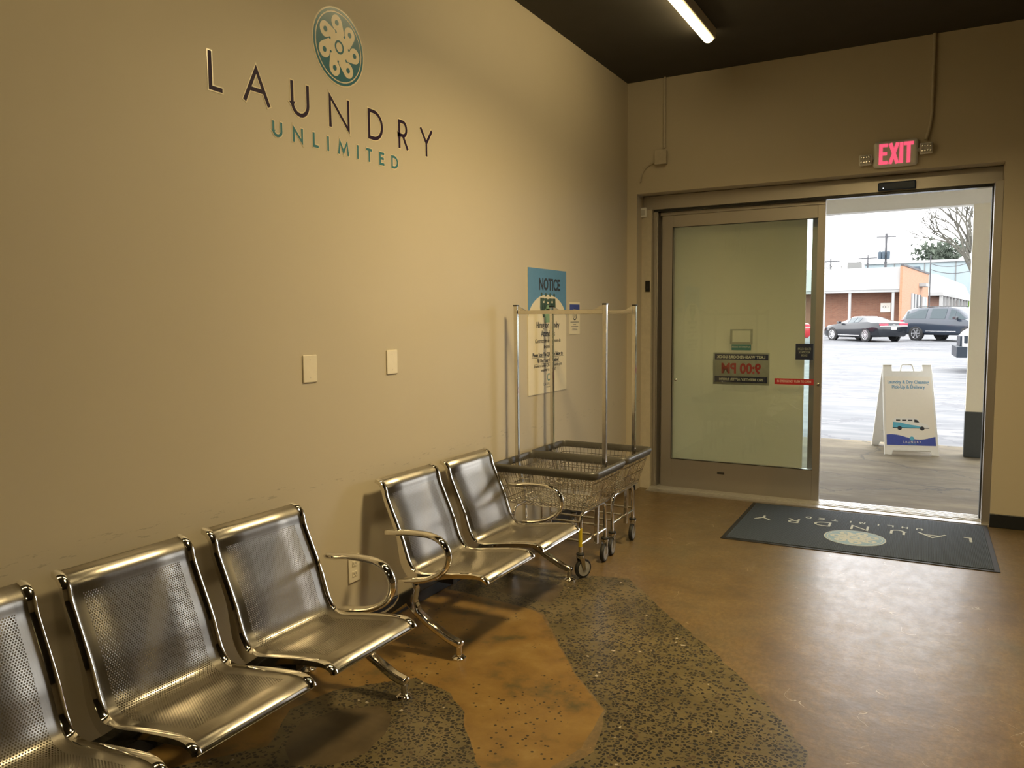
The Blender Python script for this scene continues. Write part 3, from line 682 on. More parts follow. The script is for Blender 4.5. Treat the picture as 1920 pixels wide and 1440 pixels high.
def seat(y0, y1, par):
    w = (y1-y0)/2; yc = (y0+y1)/2
    me = bpy.data.meshes.new('seat'); vs = []; fs = []; ny = 3; ys = [-w+.016, -w*.33, w*.33, w-.016]
    for i, p in enumerate(PROF):
        nn = nrm(i)
        for k in range(4): vs.append((p.x, ys[k], p.z))
    for i in range(len(PROF)-1):
        for k in range(3): fs.append((i*4+k, i*4+k+1, (i+1)*4+k+1, (i+1)*4+k))
    me.from_pydata(vs, [], fs); uvl = me.uv_layers.new(name='UVMap')
    for p in me.polygons:
        p.use_smooth = True
        for li in p.loop_indices:
            vi = me.loops[li].vertex_index; uvl.data[li].uv = (S[vi//4]*1.0, ys[vi % 4])
    me.materials.append(M['perf'])
    o = bpy.data.objects.new('seat', me); COL.objects.link(o); o.parent = par; o.location = (0, yc, 0)
    sm = o.modifiers.new('solid', 'SOLIDIFY'); sm.thickness = .002; sm.offset = 0
    for sg in (-1, 1):
        r = MB(); n = len(PROF); yo = sg*(w-.013); hw = .014
        for i, p in enumerate(PROF):
            nn = nrm(i); s = S[i]/S[-1]
            back = .016+.030*math.exp(-((s-.52)/.15)**2)          # deeper web at the seat bend
            back *= min(1, .4+ (1-s)*6)
            f0 = p-nn*.008; f1 = p-nn*.0055; b0 = p+nn*back
            r.v += [tuple(Vector((q.x, yy, q.z))) for q, yy in ((f1, yo-hw), (f0, yo-hw*.5), (f0, yo+hw*.5), (f1, yo+hw), (b0, yo+hw*.8), (b0, yo-hw*.8))]
        for i in range(n-1):
            for k in range(6): r.f.append((i*6+k, i*6+(k+1) % 6, (i+1)*6+(k+1) % 6, (i+1)*6+k))
        r.f += [tuple(range(6)), tuple((n-1)*6+k for k in range(6))]
        r.build('side_rail', M['chrome'], o, smooth=True, angle=50)
    # front lip trim and the bracket that carries the seat on the beam
    e = PROF[-1]; MB().bar((e.x, -w+.01, e.z-.001), (e.x, w-.01, e.z-.001), .0045, 8).build('front_edge', M['chrome'], o, smooth=True)
    for q in (-w+.04, w-.075): MB().box(.255, .50, q, q+.035, .305, .33).build('seat_bracket', M['darkmetal'], o)
    return o
ARM = crom([(.178, 0, .556), (.235, 0, .560), (.306, 0, .570), (.40, 0, .575), (.470, 0, .570), (.525, 0, .545), (.553, 0, .495), (.545, 0, .440), (.509, 0, .395), (.45, 0, .362), (.386, 0, .343), (.306, 0, .330)], 5)
def legframe(y, par):
    """one end frame: block on the beam, bent front and rear leg, arm loop above"""
    m = MB(); T = frame((0, y+.022, 0), (1, 0, 0), (0, 0, 1))
    blk = [(.262, .335), (.355, .350), (.375, .30), (.362, .245), (.385, .195), (.45, .152), (.56, .100), (.625, .084), (.622, .055), (.585, .058), (.54, .072), (.42, .130), (.35, .175), (.315, .212), (.28, .185), (.20, .130), (.12, .092), (.075, .080), (.07, .052), (.04, .055), (.042, .085), (.09, .115), (.18, .162), (.235, .205), (.262, .245)]
    m.prism(blk, .044, T)
    f = m.build('leg', M['chrome'], par, bevel=.010, seg=3, angle=60)
    for x in (.060, .605):
        MB().lathe([(.0, -.001), (.034, 0), (.034, .006), (.024, .014), (.014, .018), (.0135, .078), (.012, .084), (0, .085)], Matrix.Translation((x, y, 0)), 20).build('foot', M['chrome'], f, smooth=True)
    a = MB().tube([(p.x, y, p.z) for p in ARM], [.013+.005*min(1, i/8)-.003*max(0, (i-40)/15) for i in range(len(ARM))], 14, flat=.62, up=None)
    # flattened strap: wide across, thin along the curve normal
    a = MB(); k = len(ARM)
    for i in range(k):
        d = (ARM[min(k-1, i+1)]-ARM[max(0, i-1)]).normalized(); nn = Vector((d.z, 0, -d.x)); 
        hw = .023*min(1, .7+.3*i/6); ht = .0145
        if i == 0: hw *= .55; ht *= .55
        for j in range(14):
            t = 2*pi*j/14; q = ARM[i]+nn*ht*cos(t); a.v.append((q.x, y+hw*sin(t), q.z))
    for i in range(k-1):
        for j in range(14): a.f.append((i*14+j, i*14+(j+1) % 14, (i+1)*14+(j+1) % 14, (i+1)*14+j))
    a.f += [tuple(range(14)), tuple((k-1)*14+j for j in range(14))]
    a.build('armrest', M['chrome'], par, smooth=True, angle=70)
def bench(seats, legs, label):
    yc = (legs[0]+legs[1])/2
    t = empty('waiting_bench', (0, 0, 0), label=label, cat='bench', group='perforated steel benches along the wall')
    for a, b in seats: seat(a, b, t)
    MB().box(.285, .335, legs[0]-.02, legs[1]+.02, .255, .305).build('beam', M['darkmetal'], t, bevel=.006)
    for y in legs: legframe(y, t)
    return t
bench([(.834, 1.334), (1.418, 1.918), (2.002, 2.502)], (.78, 2.556), 'chrome three-seat bench with perforated steel seats nearest the camera')
bench([(3.063, 3.562), (3.647, 4.147)], (2.985, 4.236), 'chrome two-seat bench with perforated seats beside the laundry carts')

# ------------------------------------------------------------------ laundry carts
def rrect(x0, x1, y0, y1, r, n=5):
    out = []
    for cx, cy, a in ((x1-r, y1-r, 0), (x0+r, y1-r, 90), (x0+r, y0+r, 180), (x1-r, y0+r, 270)):
        out += arc(cx, cy, r, r, a, a+90, n)
    return out
def cart(x, y, label, tape):
    t = empty('laundry_cart', (x, y, 0), label=label, cat='cart', group='wire laundry carts by the wall')
    HX, HY, RZ, BZ = .362, .267, .68, .425
    top = rrect(-HX, HX, -HY, HY, .055); bot = rrect(-HX+.075, HX-.075, -HY+.06, HY-.06, .05)
    rim = MB(); n = len(top)
    sec = [(0, -.014), (.007, .010), (.0, .022), (-.012, .024), (-.020, .012), (-.020, -.022), (-.006, -.026)]
    for (a, b) in top:
        d = Vector((a, b, 0)); 
        nx = Vector((max(-1, min(1, (a-max(-HX+.055, min(HX-.055, a)))/.055)), max(-1, min(1, (b-max(-HY+.055, min(HY-.055, b)))/.055)), 0))
        nx = nx.normalized() if nx.length > 1e-6 else Vector((1, 0, 0))
        for o_, z in sec: p = d+nx*o_; rim.v.append((p.x, p.y, RZ-.022+z))
    k = len(sec)
    for i in range(n):
        for j in range(k): rim.f.append((i*k+j, i*k+(j+1) % k, ((i+1) % n)*k+(j+1) % k, ((i+1) % n)*k+j))
    rim.build('rim_bumper', M['rim'], t, smooth=True, angle=60)
    w = MB(); wr = .0021
    def at(f, z):   # perimeter point f in [0,1) at level z, corners followed
        g = f*n; i = int(g) % n; u = g-int(g); s = (z-BZ)/(RZ-.04-BZ)
        a = Vector(bot[i]).lerp(Vector(bot[(i+1) % n]), u); b = Vector(top[i]).lerp(Vector(top[(i+1) % n]), u); q = a.lerp(b, s); return (q.x, q.y, z)
    # verticals spaced along each side
    def side_pts(P0, P1, cnt): return [(Vector(P0).lerp(Vector(P1), (k+.5)/cnt)) for k in range(cnt)]
    ix, iy = HX-.02, HY-.02; bx, by = HX-.085, HY-.07
    for k in range(22):
        u = -1+2*(k+.5)/22
        for sg in (-1, 1): w.bar((u*ix, sg*iy, RZ-.03), (u*bx, sg*by, BZ), wr, 4)
    for k in range(16):
        u = -1+2*(k+.5)/16
        for sg in (-1, 1): w.bar((sg*ix, u*iy, RZ-.03), (sg*bx, u*by, BZ), wr, 4)
    w.build('basket_side_wires', M['zinc'], t)
    hz = MB()
    for z in (.60, .525, .45):
        s = (z-BZ)/(RZ-.03-BZ); hx = bx+(ix-bx)*s; hy = by+(iy-by)*s
        hz.tube([(a, b, z) for a, b in rrect(-hx-.002, hx+.002, -hy-.002, hy+.002, .03, 3)], .0032, 5, closed=True)
    hz.build('basket_hoops', M['zinc'], t)
    fl = MB()
    for k in range(24):
        u = -bx+2*bx*(k+.5)/24; fl.bar((u, -by, BZ), (u, by, BZ), wr, 4)
    for k in range(12):
        u = -by+2*by*(k+.5)/12; fl.bar((-bx, u, BZ-.003), (bx, u, BZ-.003), wr, 4)
    fl.tube([(a, b, BZ) for a, b in rrect(-bx, bx, -by, by, .03, 3)], .004, 6, closed=True)
    fl.build('basket_floor', M['zinc'], t)
    # frame: inverted U legs at both ends, joined by low rails
    cxs, cys = .235, .20
    for sg in (-1, 1):
        xx = sg*cxs+ .0
        lp = [(xx, -cys, .155), (xx, -cys, .35)]+[(xx, -cys+.05-.05*cos(a), .35+.05*sin(a)) for a in (.4, .8, 1.2)]+[(xx, -cys+.05, .40), (xx, cys-.05, .40)]+[(xx, cys-.05+.05*sin(a), .35+.05*cos(a)) for a in (.4, .8, 1.2)]+[(xx, cys, .35), (xx, cys, .155)]
        MB().tube(lp, .0115, 10).build('leg_hoop', M['chrome'], t, smooth=True)
        MB().bar((xx, -cys, .215), (xx, cys, .215), .010).build('end_rail', M['chrome'], t, smooth=True)
    for yy in (-cys, -.03, cys): MB().bar((-cxs, yy, .235 if yy else .2), (cxs, yy, .235), .008).build('long_rail', M['zinc'], t, smooth=True)
    # hanging rack: two square posts and a top bar
    for sg in (-1, 1):
        pth = [(sg*.315, 0, 1.69), (sg*.312, 0, .66), (sg*.262, 0, .44), (sg*.255, 0, .17)]
        p_ = MB().tube(pth, .0125, 4, up=(0, 1, 0), sq=True).build('rack_post', M['post'], t, bevel=.002)
        MB().box(sg*.315-.015, sg*.315+.015, -.015, .015, 1.688, 1.697).build('post_cap', M['darkmetal'], p_)
    hb = MB().box(-.30, .30, -.006, .006, 1.635, 1.660).prism([(.30, 1.69), (.30, 1.64), (.24, 1.635), (.245, 1.662)], .010, frame((0, .005, 0), (1, 0, 0), (0, 0, 1))).prism([(-.30, 1.69), (-.245, 1.662), (-.24, 1.635), (-.30, 1.64)], .010, frame((0, .005, 0), (1, 0, 0), (0, 0, 1)))
    hb.build('hanging_bar', M['post'], t, bevel=.001)
    for i, (sx_, sy_) in enumerate(((-1, -1), (1, -1), (1, 1), (-1, 1))):
        cx_, cy_ = sx_*cxs, sy_*cys; ang = random.uniform(-.25, .25)
        T = Matrix.Translation((cx_, cy_, 0)) @ Matrix.Rotation(radians(244) if tape and (sx_, sy_) == (1, -1) else pi/2-ang*.5, 4, 'Z')
        c = MB().lathe([(.017, .150), (.024, .146), (.024, .136), (.021, .128)], T, 16)
        c.prism([(-.020, .135), (.018, .135), (-.010, .052), (-.030, .052)], .002, T @ frame((0, .0185, 0), (1, 0, 0), (0, 0, 1))).prism([(-.020, .135), (.018, .135), (-.010, .052), (-.030, .052)], .002, T @ frame((0, -.0165, 0), (1, 0, 0), (0, 0, 1)))
        c = c.build('caster', M['zinc'], t, smooth=True)
        MB().lathe([(.024, .158), (.026, .156), (.026, .148), (.02, .146)], T, 16).build('caster_collar', M['rubber'], c, smooth=True)
        Tw = T @ frame((-.02, .0, .060), (1, 0, 0), (0, 0, 1))
        MB().lathe([(.044, -.014), (.056, -.013), (.060, -.008), (.060, .008), (.056, .013), (.044, .014)], Tw, 28).build('tyre', M['rubber'], c, smooth=True)
        MB().lathe([(.012, -.0165), (.016, -.014), (.046, -.0145), (.046, .0145), (.016, .014), (.012, .0165)], Tw, 24).build('wheel_hub', M['tyregrey'], c, smooth=True)
    if tape: MB().tube([(cxs, -cys, .20), (cxs, -cys, .315)], .0123, 12).build('tape_wrap', M['yellow'], t, smooth=True)
    return t
cart(.415, 4.50, 'wire laundry cart with grey rim and tall rack, nearer to the bench', True)
cart(.405, 5.055, 'wire laundry cart with grey rim and tall rack, nearer to the door', False)

# ------------------------------------------------------------------ door mat
mt = empty('door_mat', (2.055, 6.195, 0), radians(.9), label='dark blue-grey LAUNDRY UNLIMITED mat on the floor at the door', cat='mat')
MB().box(-.868, .868, -.61, .61, 0.0, .005).build('rubber_border', M['rubber'], mt, bevel=.002)
MB().box(-.835, .835, -.577, .577, .004, .009).build('carpet', M['matrib'], mt)
TM = frame((0, 0, .0091), (-1, 0, 0), (0, -1, 0))
def mletter(ch, x, w, z0, h, sw): letter(ch, x, w, z0, h, sw, TM, mt, M['matprint'])
for ch, xw, wd in (('L', 2.80, .05), ('A', 2.64, .18), ('U', 2.375, .10), ('N', 2.13, .125), ('D', 1.865, .12), ('R', 1.635, .085), ('Y', 1.425, .12)):
    mletter(ch, -(xw-2.055), wd, -.165, .125, .017)
for i, ch in enumerate('UNLIMITED'):
    mletter(ch, -(2.49-2.055)+i*.098, .045 if ch != 'I' else .014, -.285, .052, .010)
emblem(mt, frame((0.0, -.20, .0092), (-1, 0, 0), (0, -1, 0)), .195, M['matblue'], M['matprint'], .0004)

# ------------------------------------------------------------------ outside: walk, canopy, lot
LZ = lambda y: -.12+.012*(y-11)
struct('sidewalk', MB().box(-12, 14, YD+WT, 10.93, -.2, 0), M['walk'])
lot = MB(); ny = 14
for i in range(ny+5):
    a, b = 10.9+i*10, 10.9+(i+1)*10
    lot.add([(-60, a, LZ(a)), (70, a, LZ(a)), (70, b, LZ(b)), (-60, b, LZ(b))], [(0, 1, 2, 3)])
struct('parking_lot', lot, M['lot'])
struct('canopy_ceiling', MB().box(-12, 14, YD+WT, 10.35, 3.02, 3.25), M['canopypaint'])
struct('canopy_beam', MB().box(-12, 14, 10.14, 10.32, 2.84, 3.02), M['whitepaint'])
struct('exterior_wall', MB().box(-12, 0, YD+.05, YD+WT, -.02, 3.1).box(RX, 14, YD+.05, YD+WT, -.02, 3.1), M['wall'])
pl = empty('canopy_pillar', (2.94, 10.24, 0), label='beige square canopy pillar with dark grey base outside right of door', cat='pillar')
MB().box(-.112, .112, -.10, .10, .52, 2.85).build('shaft', M['canopypaint'], pl, bevel=.004)
MB().box(-.118, .118, -.106, .106, 0, .52).build('painted_base', M['pillargrey'], pl, bevel=.004)

# ------------------------------------------------------------------ sandwich board
sb = empty('sandwich_board', (2.305, 10.0, 0), radians(15), label='white folding sandwich board advertising laundry pick-up outside the door', cat='sandwich board')
# local: front panel leans back from z=0 at y=0 to the top at y=.26
tilt = math.atan2(.36, 1.02)
Yp = Vector((0, sin(tilt), cos(tilt))); TF = frame((0, 0, 0), (1, 0, 0), tuple(Yp))
HB = 1.10
f = MB()
f.prism([(-.29, .0), (-.21, .0), (-.20, .05), (.20, .05), (.21, .0), (.29, .0), (.272, .97), (.265, HB), (.165, HB), (.165, 1.015), (-.165, 1.015), (-.165, HB), (-.265, HB), (-.272, .97)], .022, TF @ Matrix.Translation((0, 0, -.022)))
fr = f.build('front_panel', M['white'], sb, bevel=.005)
MB().tube([TF @ Vector(p) for p in ((-.075, 1.005, -.01), (-.062, 1.08, -.01), (-.045, 1.098, -.01), (.045, 1.098, -.01), (.062, 1.08, -.01), (.075, 1.005, -.01))], .010, 8).build('handle', M['white'], fr, smooth=True)
MB().prism([(-.262, .115), (.262, .115), (.252, .945), (-.252, .945)], .0015, TF).build('poster', M['paper'], fr)
wv = MB(); N_ = 24
for i in range(N_):
    a, b = i/N_, (i+1)/N_; g = lambda u: .215+.028*cos(u*2*pi*.9-.6)
    wv.prism([(-.262+.524*a, .115), (-.262+.524*b, .115), (-.260+.520*b, g(b)), (-.260+.520*a, g(a))], .0006, TF, .0015)
wv.build('blue_wave', M['royal'], fr)
TP = lambda x, y: TF @ Matrix.Translation((x, y, .0016))
text('headline', 'Laundry & Dry Cleaning', .056, TP(0, .875), M['skyprint'], fr, bold=.0012, xs=.82)
text('headline', 'Pick-Up & Delivery', .056, TP(0, .815), M['skyprint'], fr, bold=.0012, xs=.82)
text('brand_line', 'LAUNDRY', .034, TP(0.01, .155) @ Matrix.Translation((0, 0, .0008)), M['paper'], fr, space=1.35)
text('brand_line', 'UNLIMITED', .014, TP(0.01, .132) @ Matrix.Translation((0, 0, .0008)), M['cyanprint'], fr, space=1.3)
dk = MB().prism(disc(.024, 20), .0008, TP(.01, .197) @ Matrix.Translation((0, 0, .0006))); dk.build('emblem_dot', M['cyanprint'], fr)
vb = TP(0, 0)
MB().prism([(-.185, .315), (.19, .315), (.205, .345), (.17, .372), (.115, .385), (.085, .425), (.05, .44), (-.16, .44), (-.18, .42)], .0006, vb).build('van_body_print', M['white'], fr)
MB().prism([(-.19, .318), (.05, .318), (.18, .318), (.06, .352), (-.04, .366), (-.10, .385), (-.183, .392)], .0010, vb).build('van_stripe_print', M['cyanprint'], fr)
vd = MB().prism([(.045, .425), (.075, .42), (.10, .388), (.045, .392)], .0014, vb)
for cx_ in (-.115, .125): vd.prism(disc(.024, 18, (cx_, .318)), .0014, vb)
vd.prism([(-.19, .318), (.20, .318), (.2, .326), (-.19, .326)], .0012, vb)
for x_ in (-.15, -.085, -.02): vd.prism([(x_, .405), (x_+.045, .405), (x_+.045, .42), (x_, .42)], .0013, vb)
vd.build('van_detail_print', M['ink'], fr)
Yb = Vector((0, -sin(tilt), cos(tilt))); TB = frame((0, .74, 0), (-1, 0, 0), tuple(Yb))
bk = MB().prism([(-.29, .0), (-.21, .0), (-.20, .05), (.20, .05), (.21, .0), (.29, .0), (.272, .97), (.265, HB), (.165, HB), (.165, 1.015), (-.165, 1.015), (-.165, HB), (-.265, HB), (-.272, .97)], .022, TB @ Matrix.Translation((0, 0, -.022)))
for z in (.2, .28, .36): bk.prism([(-.2, z), (.2, z), (.2, z+.02), (-.2, z+.02)], .008, TB, -.030)
bk.build('back_panel', M['white'], sb, bevel=.005)

# ------------------------------------------------------------------ cars
def car(name, label, loc_, heading, spec, paint):
    """heading: direction the bonnet points, radians from +x. Local x forward, length L"""
    t = empty(name, loc_, heading, label, 'car')
    st = spec['st']; secs = []
    for (x, w, zb, zbelt, zr, rw) in st:
        g = zr > zbelt+.06
        zt = zr if g else zbelt
        mid = zb+(zbelt-zb)*.55
        if g: half = [(w*.86, zb), (w*.97, zb+.10), (w, mid), (w*.985, zbelt-.12), (w*.94, zbelt), (rw+.02, zr-.07), (rw*.9, zr-.012), (rw*.45, zr)]
        else: half = [(w*.86, zb), (w*.97, zb+.10), (w, mid), (w*.985, zbelt-.12), (w*.93, zbelt-.035), (w*.86, zbelt-.012), (w*.6, zbelt+.005), (w*.3, zbelt+.015)]
        secs.append([(x, -y, z) for y, z in half]+[(x, y, z) for y, z in reversed(half)])
    n = len(secs[0]); b = MB()
    for s_ in secs: b.v += s_
    for i in range(len(secs)-1):
        for j in range(n): b.f.append((i*n+j, i*n+(j+1) % n, (i+1)*n+(j+1) % n, (i+1)*n+j))
    b.f += [tuple(range(n)), tuple((len(secs)-1)*n+j for j in range(n))]
    body = b.build('body', paint, t, smooth=True, angle=38)
    # glass panels lie just proud of the lofted cabin
    def pan(i, i2, jlo, jhi, ins, side, nm='side_window'):
        a = [Vector(secs[i][jlo]), Vector(secs[i2][jlo]), Vector(secs[i2][jhi]), Vector(secs[i][jhi])]
        c = sum(a, Vector())/4; nn = (a[1]-a[0]).cross(a[3]-a[0]).normalized()
        if nn.dot(c-Vector((c.x, 0, c.z-.3))) < 0: nn = -nn
        q = [c+(p-c)*ins+nn*.012 for p in a]; m = MB().add([*q, *[p-nn*.02 for p in q]], [(0, 1, 2, 3), (4, 5, 6, 7), (0, 1, 5, 4), (1, 2, 6, 5), (2, 3, 7, 6), (3, 0, 4, 7)])
        m.build(nm, M['carglass'], t)
    for (i, i2) in spec['side']:
        pan(i, i2, 4, 5, .90, -1); pan(i, i2, n-5, n-6, .90, 1)
    for (i, i2, nm) in spec['ends']: pan(i, i2, 5, n-6, .92, 0, nm)
    for wx in spec['wheels']:
        for sg in (-1, 1):
            r = spec['r']; w = spec['w']
            T = frame((wx, sg*(w+.005), r), (sg*1, 0, 0), (0, 0, 1)) if sg < 0 else frame((wx, sg*(w+.005), r), (-1, 0, 0), (0, 0, 1))
            Ti = Matrix.Translation((wx, sg*(w-.10), r)) @ Matrix.Rotation(pi/2, 4, 'X')
            if sg > 0: Ti = Matrix.Translation((wx, sg*(w-.10), r)) @ Matrix.Rotation(-pi/2, 4, 'X')
            # local z of Ti points outward
            MB().lathe([(r*1.14, .0), (r*1.14, .105)], Ti, 28).build('wheel_arch', M['rubber'], t)
            wh = MB().lathe([(r*.6, -.11), (r*.96, -.11), (r, -.08), (r, .10), (r*.94, .125), (r*.70, .125), (r*.70, .08), (.02, .08)], Ti, 28).build('wheel', M['rubber'], t, smooth=True)
            rm = MB().lathe([(r*.70, .09), (r*.70, .128), (r*.64, .128), (r*.62, .095)], Ti, 28)
            rm.lathe([(r*.13, .08), (r*.12, .12), (.01, .122)], Ti, 12)
            for k in range(spec['spokes']):
                a = 2*pi*k/spec['spokes']; rm.box(r*.1, r*.66, -r*spec['sw'], r*spec['sw'], .09, .112, Ti @ Matrix.Rotation(a, 4, 'Z'))
            rm.build('rim', M['alloy'], wh)
    for nm, m, boxes in spec['bits']:
        for bx in boxes: MB().box(*bx).build(nm, m, t, bevel=.01)
    return t
coupe = dict(st=[(-2.39, .70, .42, .86, .86, .6), (-2.33, .86, .30, .98, .98, .6), (-2.2, .92, .25, 1.03, 1.03, .6), (-1.75, .95, .24, 1.05, 1.07, .6), (-1.5, .95, .22, 1.04, 1.12, .58), (-.75, .94, .2, 1.0, 1.31, .56), (-.35, .93, .2, .98, 1.345, .56), (.15, .92, .2, .96, 1.33, .56), (.95, .92, .2, .95, 1.02, .60), (1.15, .93, .2, .94, .94, .6), (1.9, .93, .2, .86, .86, .6), (2.25, .86, .22, .74, .74, .6), (2.39, .70, .28, .60, .60, .6)],
             side=[(5, 6), (6, 7), (7, 8)], ends=[(7, 8, 'windshield'), (4, 5, 'rear_window')], wheels=(1.42, -1.39), r=.345, w=.93, spokes=11, sw=.045,
             bits=[('tail_light', M['tail'], [(-2.40, -2.30, -.82, -.34, .84, .94), (-2.40, -2.30, .34, .82, .84, .94)]), ('license_plate', M['paper'], [(-2.41, -2.37, -.16, .16, .62, .76)]),
                   ('rear_badge', M['alloy'], [(-2.405, -2.37, -.07, .07, .87, .90)]), ('spoiler', M['whitepaint'], [(-2.42, -2.30, -.80, .80, .80, .825)]), ('side_mirror', M['carblack'], [(.62, .8, .93, 1.1, .95, 1.06), (.62, .8, -1.1, -.93, .95, 1.06)]),
                   ('side_skirt', M['alloy'], [(-.9, .9, .935, .945, .30, .33), (-.9, .9, -.945, -.935, .30, .33)]), ('headlight', M['alloy'], [(2.2, 2.33, .5, .8, .62, .70), (2.2, 2.33, -.8, -.5, .62, .70)])])
suv = dict(st=[(-2.55, .80, .45, 1.05, 1.05, .6), (-2.5, .92, .34, 1.15, 1.3, .68), (-2.3, .98, .32, 1.16, 1.66, .70), (-1.9, .99, .32, 1.16, 1.75, .70), (-.9, 1.0, .32, 1.15, 1.79, .70), (-.75, 1.0, .32, 1.15, 1.79, .70), (.25, 1.0, .32, 1.13, 1.78, .70), (.4, 1.0, .32, 1.13, 1.77, .70), (.75, .99, .32, 1.12, 1.66, .70), (1.35, .99, .32, 1.12, 1.22, .74), (1.5, .99, .32, 1.12, 1.12, .7), (2.3, .97, .32, 1.06, 1.06, .7), (2.5, .90, .34, .96, .96, .6), (2.58, .75, .40, .80, .80, .6)],
           side=[(2, 4), (5, 6), (7, 8), (8, 9)], ends=[(8, 9, 'windshield'), (1, 2, 'rear_window')], wheels=(1.58, -1.5), r=.39, w=.98, spokes=6, sw=.10,
           bits=[('tail_light', M['tail'], [(-2.54, -2.38, .80, .96, .98, 1.12), (-2.54, -2.38, -.96, -.80, .98, 1.12)]), ('side_mirror', M['carblack'], [(.85, 1.02, .99, 1.2, 1.14, 1.28), (.85, 1.02, -1.2, -.99, 1.14, 1.28)]),
                 ('roof_rail', M['darkmetal'], [(-1.8, .3, .60, .64, 1.79, 1.83), (-1.8, .3, -.64, -.60, 1.79, 1.83)]), ('headlight', M['alloy'], [(2.34, 2.52, .6, .88, .92, 1.0), (2.34, 2.52, -.88, -.6, .92, 1.0)]),
                 ('sill_trim', M['alloy'], [(-.9, .9, 1.0, 1.01, .50, .53), (-.9, .9, -1.01, -1.0, .50, .53)]), ('license_plate', M['paper'], [(2.56, 2.6, -.15, .15, .55, .66)])])
truck = dict(st=[(-2.9, .95, .5, 1.05, 1.05, .7), (-.6, 1.0, .45, 1.15, 1.15, .7), (-.5, 1.0, .45, 1.15, 1.85, .72), (.9, 1.0, .45, 1.15, 1.88, .72), (1.5, 1.0, .45, 1.18, 1.28, .74), (1.7, 1.0, .45, 1.20, 1.20, .7), (2.5, 1.0, .5, 1.22, 1.22, .7), (2.75, .97, .55, 1.12, 1.12, .7), (2.85, .88, .6, .98, .98, .6)],
             side=[(2, 3), (3, 4)], ends=[(3, 4, 'windshield')], wheels=(1.85, -1.75), r=.42, w=.99, spokes=6, sw=.1,
             bits=[('front_bumper', M['bumper'], [(2.72, 3.0, -1.0, 1.0, .42, .72)]), ('headlight', M['bumper'], [(2.60, 2.83, .66, 1.0, .82, 1.02), (2.60, 2.83, -1.0, -.66, .82, 1.02)]), ('grille', M['bumper'], [(2.80, 2.90, -.6, .6, .72, 1.0)]), ('side_mirror', M['carblack'], [(1.3, 1.5, 1.0, 1.25, 1.2, 1.4), (1.3, 1.5, -1.25, -1.0, 1.2, 1.4)])])
cz = lambda y: LZ(y)
car('coupe', 'black coupe seen from behind in front of the brick columns', (-1.2, 46.6, cz(46.6)), radians(90+41.7), coupe, M['carblack'])
car('suv', 'dark slate SUV parked to the right of the black coupe', (3.12, 46.9, cz(46.9)), radians(90-129.4), suv, M['carnavy'])
car('pickup_truck', 'white pickup front with dark bumper beside the canopy pillar', (5.88, 25.5, cz(25.5)), radians(183), truck, M['carwhite'])
car('red_car', 'red car glimpsed through the slit beside the door glass', (-5.6, 44.0, cz(44)), radians(90+41.7), coupe, M['carred'])

# ------------------------------------------------------------------ buildings across the lot
def roofband(x0, x1, y0, z0, z1, slope, parent, nm='mansard_roof'):
    MB().add([(x0, y0, z0), (x1, y0, z0), (x1, y0+slope, z1), (x0, y0+slope, z1), (x0, y0+3, z0), (x1, y0+3, z0), (x1, y0+3, z1), (x0, y0+3, z1)], [(0, 1, 2, 3), (4, 5, 6, 7), (0, 1, 5, 4), (1, 2, 6, 5), (2, 3, 7, 6), (3, 0, 4, 7)]).build(nm, M['farwhite'], parent)
g0 = LZ(62)-.1
b1 = empty('brick_building', (0, 62, g0), label='orange brick building with white roof band and columns across the lot', cat='building')
h0 = -g0
MB().box(-30, .05, 1.6, 2.0, 0, 5.0+h0).build('front_wall', M['brick'], b1)
sd = Matrix(((1, 0, 0, 0), (0, 1, 0, 0), (0, 0, 1, 0), (0, 0, 0, 1)))
MB().prism([(.02, -.4), (1.44, 14.0), (.9, 14.2), (-.14, -.4)], 5.2+h0).build('side_wall', M['brick2'], b1)
MB().prism([(.07, -.45), (1.49, 14.0), (1.3, 14.0), (-.12, -.45)], .14, None, 5.2+h0).build('wall_coping', M['woodpole'], b1)
roofband(-30, -.15, -.3, 3.55+h0, 5.15+h0, .5, b1)
MB().box(-30, -.12, -.25, .05, 3.36+h0, 3.56+h0).build('fascia_beam', M['farwhite'], b1)
for x_ in (-12.3, -8.6, -5.15, -3.4, -.55): MB().box(x_-.09, x_+.09, -.2, .0, 0, 3.4+h0).build('column', M['farwhite'], b1)
sg_ = MB().box(-1.45, -.78, 1.50, 1.60, 1.95+h0, 2.62+h0).build('wall_sign', M['paper'], b1)
s2 = MB(); ringmesh(s2, .07, .10, frame((-1.2, 1.5, 2.33+h0), (1, 0, 0), (0, 0, 1)), 0, .01, n=16); s2.build('sign_ring', M['ink'], sg_)
s2 = MB(); ringmesh(s2, .07, .09, frame((-1.02, 1.5, 2.33+h0), (1, 0, 0), (0, 0, 1)), 0, .01, n=16); s2.build('sign_ring', M['greyink'], sg_)
def sidepanel(y0, y1, z0, z1, nm, m, d=.08):
    f_ = lambda y: .02+1.42*(y+.4)/14.4
    MB().prism([(f_(y0)-.1, y0), (f_(y0)+d, y0), (f_(y1)+d, y1), (f_(y1)-.1, y1)], z1-z0, None, z0+h0).build(nm, m, b1)
for y0 in (4.6, 6.4, 8.2): sidepanel(y0, y0+.85, .5, 3.35, 'window', M['nightglass'])
for y0 in (5.5, 7.3, 4.0): sidepanel(y0, y0+.75, .4, 3.35, 'window_mullion', M['farwhite'], .1)
sidepanel(9.6, 11.2, .3, 3.2, 'side_door', M['farwhite'], .12); sidepanel(11.6, 12.8, .3, 3.2, 'glass_door', M['paleblue'], .1)
sidepanel(8.2, 10.2, 4.0, 4.25, 'wall_light', M['farwhite'], .5)
MB().box(-3.8, -2.85, 1.6, 2.6, 5.0+h0, 5.72+h0).build('rooftop_unit', M['acgrey'], b1)
